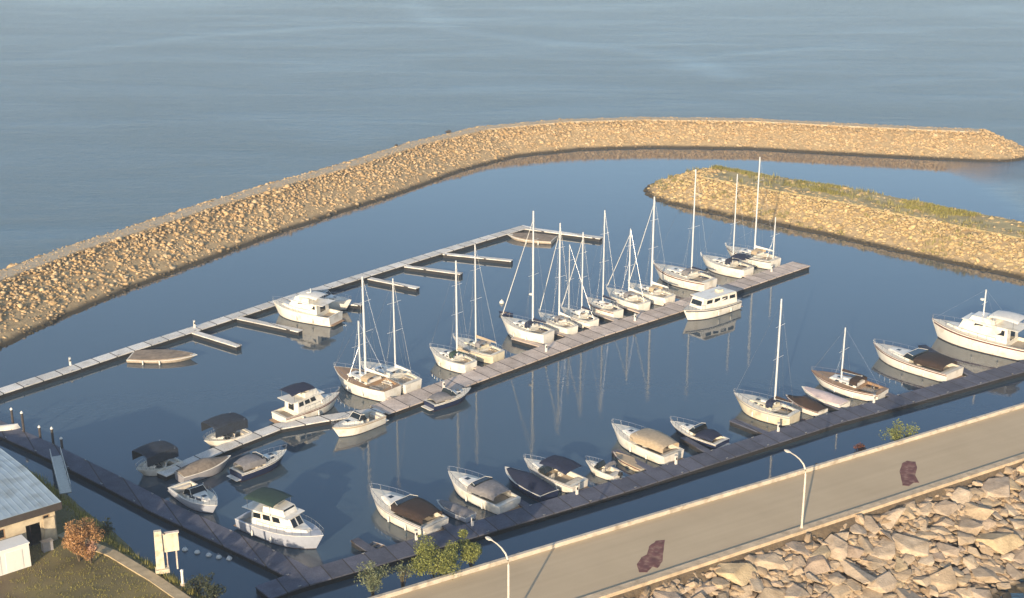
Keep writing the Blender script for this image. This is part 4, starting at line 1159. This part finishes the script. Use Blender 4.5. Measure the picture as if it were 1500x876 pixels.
# shore power pedestals on the docks
PED = [((610, 791), "white power pedestal on the road dock near the corner shrubs"), ((692, 770), "white power pedestal on the road dock below the open stern cruiser"), ((845, 724), "white power pedestal on the road dock below the bowrider"),
       ((990, 680), "white power pedestal on the road dock below the tan canopied cruiser"), ((1140, 632), "white power pedestal on the road dock below the cream sailboat"), ((1280, 590), "white power pedestal on the road dock left of the express cruiser"),
       ((285, 480), "white power pedestal at the root of the first finger of the outer dock"), ((103, 535), "white power pedestal alone on the left end of the outer dock"),
       ((650, 570), "white power pedestal on the middle dock beside the low dark boat"), ((800, 515), "white power pedestal on the middle dock below the radar domed sailboat"), ((930, 470), "white power pedestal on the middle dock below the shortest mast"), ((1130, 398), "white power pedestal near the far end of the middle dock")]
ped0 = None
for (x, y), lab in PED:
    p = at(x, y, .72)
    if ped0 is None:
        ped0 = empty("power_pedestal", p, R(30)); ob_ = ped0
        MB().box((0, 0, .55), (.28, .22, 1.1), top=(.85, .85)).build("column", M_WHITEP, ped0, bevel=.02)
        MB().box((0, 0, 1.17), (.34, .28, .12), top=(.7, .7)).build("lamp_cap", M_STEEL, ped0)
        MB().box((0, -.115, .75), (.18, .02, .3)).build("socket_panel", BLACKP, ped0)
    else:
        ob_ = ped0.copy(); C.objects.link(ob_); ob_.location = p
        for ch in ped0.children: c = ch.copy(); C.objects.link(c); c.parent = ob_
    tag(ob_, lab, "pedestal", "power pedestals on the docks")

# ------------------------------------------------------------------ street lamps
M_LAMP = mat("pale_lamp_steel", (.62, .56, .46), .5, .1, var=.08)
def lamp(px, py, ang, label, hgt=6.9):
    p = at(px, py, 5.0); root = tag(empty("street_lamp", p, ang), label, "street lamp", "street lamps along the road")
    mb = MB(); mb.lathe([(.26, 0), (.26, .04), (.15, .06), (.14, .5)], n=12); mb.build("base", M_LAMP, root, smooth=True)
    pts = [(0, 0, .3), (0, 0, 3), (0, 0, hgt - .9), (.08, 0, hgt - .35), (.35, 0, hgt + .1), (.85, 0, hgt + .42), (1.5, 0, hgt + .62), (2.15, 0, hgt + .68)]
    MB().tube(pts, .115, 10, .05).build("pole", M_LAMP, root, smooth=True)
    mb = MB(); rs = []
    for x, w, h_ in ((2.05, .06, .05), (2.25, .13, .08), (2.55, .19, .11), (2.85, .16, .09), (2.98, .05, .03)):
        rs.append([(x, w, hgt + .68), (x, w * .6, hgt + .68 + h_), (x, -w * .6, hgt + .68 + h_), (x, -w, hgt + .68), (x, -w * .5, hgt + .68 - h_ * .6), (x, w * .5, hgt + .68 - h_ * .6)])
    hd = mb.loft(rs, close=True).build("lamp_head", M_LAMP, root, smooth=True)
    mb = MB(); mb.box((2.58, 0, hgt + .6), (.4, .22, .05)); mb.build("lens", mat("lamp_lens", (.6, .6, .56), .2, var=.02), hd)
lamp(1174, 776, R(125), "pale street lamp on the road edge behind the boulders")
lamp(745, 919, R(132), "pale street lamp with curved arm standing right of the shrubs")

# painted patches on the road: rust red paving markings
def patch(name, poly, label):
    root = tag(empty(name, at(*poly[0], 5.0)), label, "pavement marking", "rust coloured pavement markings")
    mb = MB(); jr = random.Random(len(poly)); P3 = []
    for (xa, ya), (xb, yb) in zip(poly, poly[1:] + poly[:1]):
        for k in range(3): P3.append(at(xa + (xb - xa) * k / 3 + jr.uniform(-.5, .5), ya + (yb - ya) * k / 3 + jr.uniform(-.4, .4), 5.012) - root.location); nP = len(P3); cc = sum(P3, Vector()) / nP
    up = Vector((0, 0, .02)); P4 = [cc] + P3 + [p - up for p in P3]
    mb.add(P4, [(0, 1 + i, 1 + (i + 1) % nP) for i in range(nP)] + [(1 + i, 1 + nP + i, 1 + nP + (i + 1) % nP, 1 + (i + 1) % nP) for i in range(nP)])
    m = mat("rust_paint", (.17, .065, .055), .85, var=.35, scale=1.5, dirt=((.34, .22, .15), 1.6)); o = mb.build("paint", m, root); return root
patch("pavement_marking", [(936, 838), (933, 826), (940, 816), (948, 812), (951, 800), (961, 792), (974, 791), (972, 806), (970, 822), (964, 832), (956, 830), (948, 838)], "dark rust coloured marking painted on the road between the two street lamps")
patch("pavement_marking", [(1322, 711), (1320, 700), (1318, 690), (1321, 679), (1329, 675), (1341, 676), (1343, 684), (1341, 697), (1346, 707), (1338, 707), (1332, 712)], "dark rust coloured marking painted on the road right of both street lamps")

# ------------------------------------------------------------------ shore building
Wc = at(85, 790, 4.0)
ax = math.atan2(.64, .76)
bld = tag(empty("shore_building", Wc, ax), "cream stucco building with pale blue metal roof at the lower left edge", "building")
STUC = mat("cream_stucco", (.56, .47, .33), .9, var=.2, scale=.9, bump=.5, bscale=6, dirt=((.30, .22, .14), .7))
BLx, BLy, EH = 24.0, 17.0, 4.0
mb = MB()
ops = [(-3.0, -1.5, 0, 2.45, 'd'), (-1.25, -.55, 2.0, 3.0, 'w'), (-7.2, -5.0, 1.9, 2.9, 'w'), (-11, -9.4, 1.4, 2.9, 'w')]
# front wall as piers and bands round the openings
def wall_with_openings(mb, x0, x1, y, th, H, ops):
    xs = sorted(set([x0, x1] + [v for o in ops for v in o[:2]]))
    for a, b in zip(xs[:-1], xs[1:]):
        o = [q for q in ops if q[0] <= a + 1e-6 and q[1] >= b - 1e-6]
        if not o: mb.box(((a + b) / 2, y, H / 2), (b - a, th, H)); continue
        z0, z1 = o[0][2], o[0][3]
        if z0 > 0: mb.box(((a + b) / 2, y, z0 / 2), (b - a, th, z0))
        mb.box(((a + b) / 2, y, (z1 + H) / 2), (b - a, th, H - z1))
wall_with_openings(mb, -BLx, 0, .15, .3, EH, ops)
mb.box((-.15, BLy / 2 + .15, EH / 2), (.3, BLy - .3, EH)); mb.box((-BLx + .15, BLy / 2 + .15, EH / 2), (.3, BLy - .3, EH)); mb.box((-BLx / 2, BLy + .15, EH / 2), (BLx, .3, EH))
mb.build("wall", STUC, bld, fix=False)
MB().box((-BLx / 2, BLy / 2, .06), (BLx - .7, BLy - .7, .1)).build("floor", M_PILE, bld)
for a, b, z0, z1, k in ops:
    if k == 'w':
        f = MB().box(((a + b) / 2, .12, z0 + .04), (b - a - .01, .3, .08)).box(((a + b) / 2, .12, z1 - .04), (b - a - .01, .2, .08)).box((a + .04, .12, (z0 + z1) / 2), (.08, .2, z1 - z0 - .17)).box((b - .04, .12, (z0 + z1) / 2), (.08, .2, z1 - z0 - .17)).build("window", TEAK, bld, fix=False)
        MB().box(((a + b) / 2, .14, (z0 + z1) / 2), (b - a - .17, .03, z1 - z0 - .17)).build("pane", GLASS, f)
    else:
        MB().box((a + .35, .9, 1.2), (.06, 1.3, 2.35), R(15)).build("door", mat("dark_door", (.035, .025, .03), .6), bld)
ROOF = mat("pale_blue_roof", (.34, .42, .47), .6, .0, var=.12, scale=.6, dirt=((.25, .29, .3), .5))
RZ = EH + .45; ov = .55
mb = MB()
x0, x1 = -BLx - ov, ov
for ya, yb, za, zb in ((-ov, BLy / 2, EH + .05, RZ), (BLy / 2, BLy + ov, RZ, EH + .05)):
    mb.hexa([(x0, ya, za), (x1, ya, za), (x1, yb, zb), (x0, yb, zb), (x0, ya, za + .14), (x1, ya, za + .14), (x1, yb, zb + .14), (x0, yb, zb + .14)])
rf = mb.build("roof", ROOF, bld, fix=False)
mb = MB()
for i in range(int(BLx / .6) + 2):
    x = x1 - .05 - i * .6
    if x < x0: break
    for ya, yb, za, zb in ((-ov, BLy / 2, EH + .19, RZ + .14), (BLy / 2, BLy + ov, RZ + .14, EH + .19)):
        mb.hexa([(x - .03, ya, za), (x + .03, ya, za), (x + .03, yb, zb), (x - .03, yb, zb), (x - .03, ya, za + .025), (x + .03, ya, za + .025), (x + .03, yb, zb + .025), (x - .03, yb, zb + .025)])
mb.build("seams", ROOF, rf, fix=False)
MB().box((-BLx / 2, -ov - .03, EH - .22), (BLx + 2 * ov, .06, .75)).box((ov + .03, BLy / 2, EH - .05), (.06, BLy + 2 * ov, .3)).build("fascia", mat("dark_fascia", (.05, .04, .035), .8), bld, fix=False)
MB().hexa([(.08, .1, EH - .2), (.3, .1, EH - .2), (.3, BLy, EH - .2), (.08, BLy, EH - .2), (.08, .1, EH), (.3, .1, EH), (.3, BLy, EH), (.08, BLy, EH)]).build("gutter", M_STEEL, bld)
for x in (-8.5, -15):
    MB().lathe([(.16, 0), (.16, .9), (.26, .92), (.26, 1.1), (.05, 1.2)], (x, 5, EH + .75), 10).build("vent_pipe", M_STEEL, rf, smooth=True)
MB().box((-.75, -.13, 1.55), (1.1, .25, 2.3)).build("pilaster", STUC, bld)

p = at(46, 829, 4.0)
shed = tag(empty("storage_shed", p, ax), "bright white box shed standing against the cream building", "shed")
WH = mat("bright_white_panel", (.80, .78, .72), .5, var=.03)
MB().box((-2.6, .95, 1.22), (5.2, 1.9, 2.44)).build("body", WH, shed)
MB().box((-2.6, .92, 2.5), (5.36, 2.06, .12)).build("roof", WH, shed, bevel=.02)
MB().box((-1.5, -.015, 1.1), (1.6, .05, 2.0)).box((-3.6, -.015, 1.1), (1.6, .05, 2.0)).build("door", mat("off_white_door", (.74, .73, .68), .5, var=.03), shed)
p = at(70, 806, 4.0); cb = tag(empty("utility_cabinet", p, ax), "low grey utility cabinet beside the dark doorway", "cabinet")
MB().box((0, 0, .5), (1.0, .6, 1.0)).build("body", GREYH, cb, bevel=.03); MB().box((0, 0, 1.03), (1.1, .7, .06)).build("lid", M_STEEL, cb)

# signboard (kiosk) with tall side slab, and post
p = at(243, 836, 4.0); ks = tag(empty("notice_board", p, R(18)), "tall cream notice board with a side slab on the path edge", "notice board")
CR = mat("cream_board", (.66, .58, .43), .8, var=.12, scale=1.2, dirt=((.42, .33, .22), 1.5))
MB().box((-.45, 0, 2.15), (.8, .5, 4.3), top=(.85, .9)).build("slab", CR, ks, bevel=.03)
MB().box((.68, .05, 2.9), (1.45, .16, 1.9)).build("panel", CR, ks, bevel=.02)
MB().box((.68, .05, 3.91), (1.6, .4, .1)).build("cap", M_DOCK_WARM, ks)
for x in (.1, 1.0): MB().box((x + .1, .05, .97), (.14, .14, 1.93)).build("leg", M_DOCK_WARM, ks)
MB().box((-.3, -.1, .2), (1.3, .9, .4)).build("plinth", CR, ks, bevel=.04)
p = at(268, 856, 4.0); bo = tag(empty("bollard", p), "pale post standing right of the notice board", "post")
MB().lathe([(.14, 0), (.13, 1.35), (.17, 1.37), (.16, 1.5), (.03, 1.58)], n=10).build("post", M_WHITEP, bo, smooth=True)
MB().lathe([(.24, -.1), (.24, .12), (.15, .16)], n=10).build("base", M_CONC, bo)

# ------------------------------------------------------------------ shrubs
def shrub(p, w, hgt, m, label, n=900, leaf=.11, name="shrub", group=None, narrow=False, seed=0):
    r_ = np.random.default_rng(seed + 3); root = tag(empty(name, p), label, "shrub", group)
    mb = MB(); tips = []
    for k in range(9):
        a = r_.uniform(0, 6.28); rr = r_.uniform(.1, .42) * w; hh = hgt * r_.uniform(.55, .92)
        e = Vector((rr * math.cos(a), rr * math.sin(a), hh)); mid = e * .5 + Vector((0, 0, hgt * .1)); tips += [e, e.lerp(mid, .5)]
        mb.tube([(0, 0, -.2), mid, e], .05, 5, .012)
    mb.build("stems", mat("twig", (.12, .085, .05), .9), root)
    V, Fc = [], []
    cl = [(t + Vector(r_.normal(0, .1 * w, 3)), r_.uniform(.16, .3) * w) for t in tips]
    for i in range(n):
        c, rad = cl[r_.integers(len(cl))]
        d = r_.normal(0, 1, 3); d /= np.linalg.norm(d); q = np.array(c) + d * rad * r_.random() ** .4 * np.array([1, 1, .9])
        q[2] = max(q[2], .05)
        u = r_.normal(0, 1, 3); u /= np.linalg.norm(u); v = np.cross(u, r_.normal(0, 1, 3)); v /= np.linalg.norm(v)
        s = leaf * r_.uniform(.6, 1.3); o = len(V)
        V += [q - u * s, q + v * s * .45, q + u * s, q - v * s * .45]; Fc.append((o, o + 1, o + 2, o + 3))
    np_mesh("foliage", V, Fc, m, root)
    return root
LG = leaf_mat("yellow_green_leaf", (.22, .235, .06))
LP = leaf_mat("pale_green_leaf", (.17, .19, .10))
LO = leaf_mat("orange_leaf", (.42, .235, .10))
GK = "shrubs growing behind the road kerb"
def bank(px, q, z=3.6):
    # foot on the bank behind the kerb, under the given kerb pixel
    k = at(px, 438, 5); 
    lo, hi = -40.0, 90.0
    for _ in range(50):
        md = (lo + hi) / 2
        if px_of(cw(md, q, z))[0] < px: lo = md
        else: hi = md
    return cw(lo, q, z)
shrub(bank(640, -1.9), 4.4, 3.6, LG, "broad bright yellow green shrub behind the kerb, middle of three near the curved lamp", 7000, group=GK, seed=1)
shrub(bank(691, -2.2), 2.6, 4.1, LG, "tall narrow yellow green shrub behind the kerb closest to the curved lamp", 4500, group=GK, seed=2)
shrub(bank(547, -2.4), 2.8, 3.6, LP, "pale wispy shrub behind the kerb nearest the dock corner", 2200, group=GK, seed=3)
shrub(bank(590, -2.6), 2.0, 3.0, LP, "small grey green shrub between the wispy and the broad shrub", 500, group=GK, seed=9)
shrub(bank(1318, -1.8), 3.6, 2.5, LG, "low spreading yellow green shrub behind the kerb at the right", 1500, group=GK, seed=4)
shrub(bank(1262, -2.0), 1.6, 1.5, leaf_mat("red_brown_leaf", (.16, .06, .035)), "small red brown shrub behind the kerb left of the low spreading one", 500, group=GK, seed=5)
shrub(at(116, 822, 4.0), 3.5, 4.0, LO, "orange autumn shrub beside the cream building", 7000, .12, seed=6)
shrub(at(134, 826, 4.0), 1.8, 2.2, leaf_mat("pinkish_leaf", (.50, .30, .2)), "small pinkish dry shrub at the right foot of the orange shrub", 2600, .1, seed=8)
# low bushes on the left bank
for i, (x, y, lab) in enumerate([(292, 868, "dark low bush on the bank right of the pale post"), (316, 880, "dark low bush at the bottom edge below the floats"), (150, 792, "dark low bush on the bank behind the orange shrub")]):
    shrub(at(x, y, 3.2), 2.2, 1.5, leaf_mat("dark_bank_leaf", (.06, .07, .035)), lab, 700, .14, group="low bushes on the left bank", seed=20 + i)
# dark marker boulders on the breakwater crest
for i, (x, y, lab) in enumerate([(657, 193, "dark boulder standing up on the breakwater crest by its bend"), (580, 213, "smaller dark boulder on the breakwater crest left of the bend")]):
    o = bpy.data.objects.new("boulder", BT[i].copy()); o.data.materials[0] = rock_mat("dark_stone", [(.05, .045, .04), (.07, .06, .05)], wet=False); C.objects.link(o)
    o.location = at(x, y, 5.4); o.scale = (.9 - i * .3, .8 - i * .2, 1.2 - i * .4); tag(o, lab, "boulder")

# ------------------------------------------------------------------ air over the lake
hm = bpy.data.materials.new("haze_air"); hm.use_nodes = True
hn = hm.node_tree.nodes; hn.clear(); ho = hn.new("ShaderNodeOutputMaterial"); hv_ = hn.new("ShaderNodeVolumePrincipled")
hv_.inputs["Color"].default_value = (.75, .87, 1.0, 1); hv_.inputs["Density"].default_value = .0003; hv_.inputs["Anisotropy"].default_value = .1
hm.node_tree.links.new(hv_.outputs[0], ho.inputs["Volume"])
hz = MB().box((0, 4000, 35), (26000, 26000, 76)).build("haze", hm); tag(hz, "thin pale haze over the lake", "haze", kind="stuff")
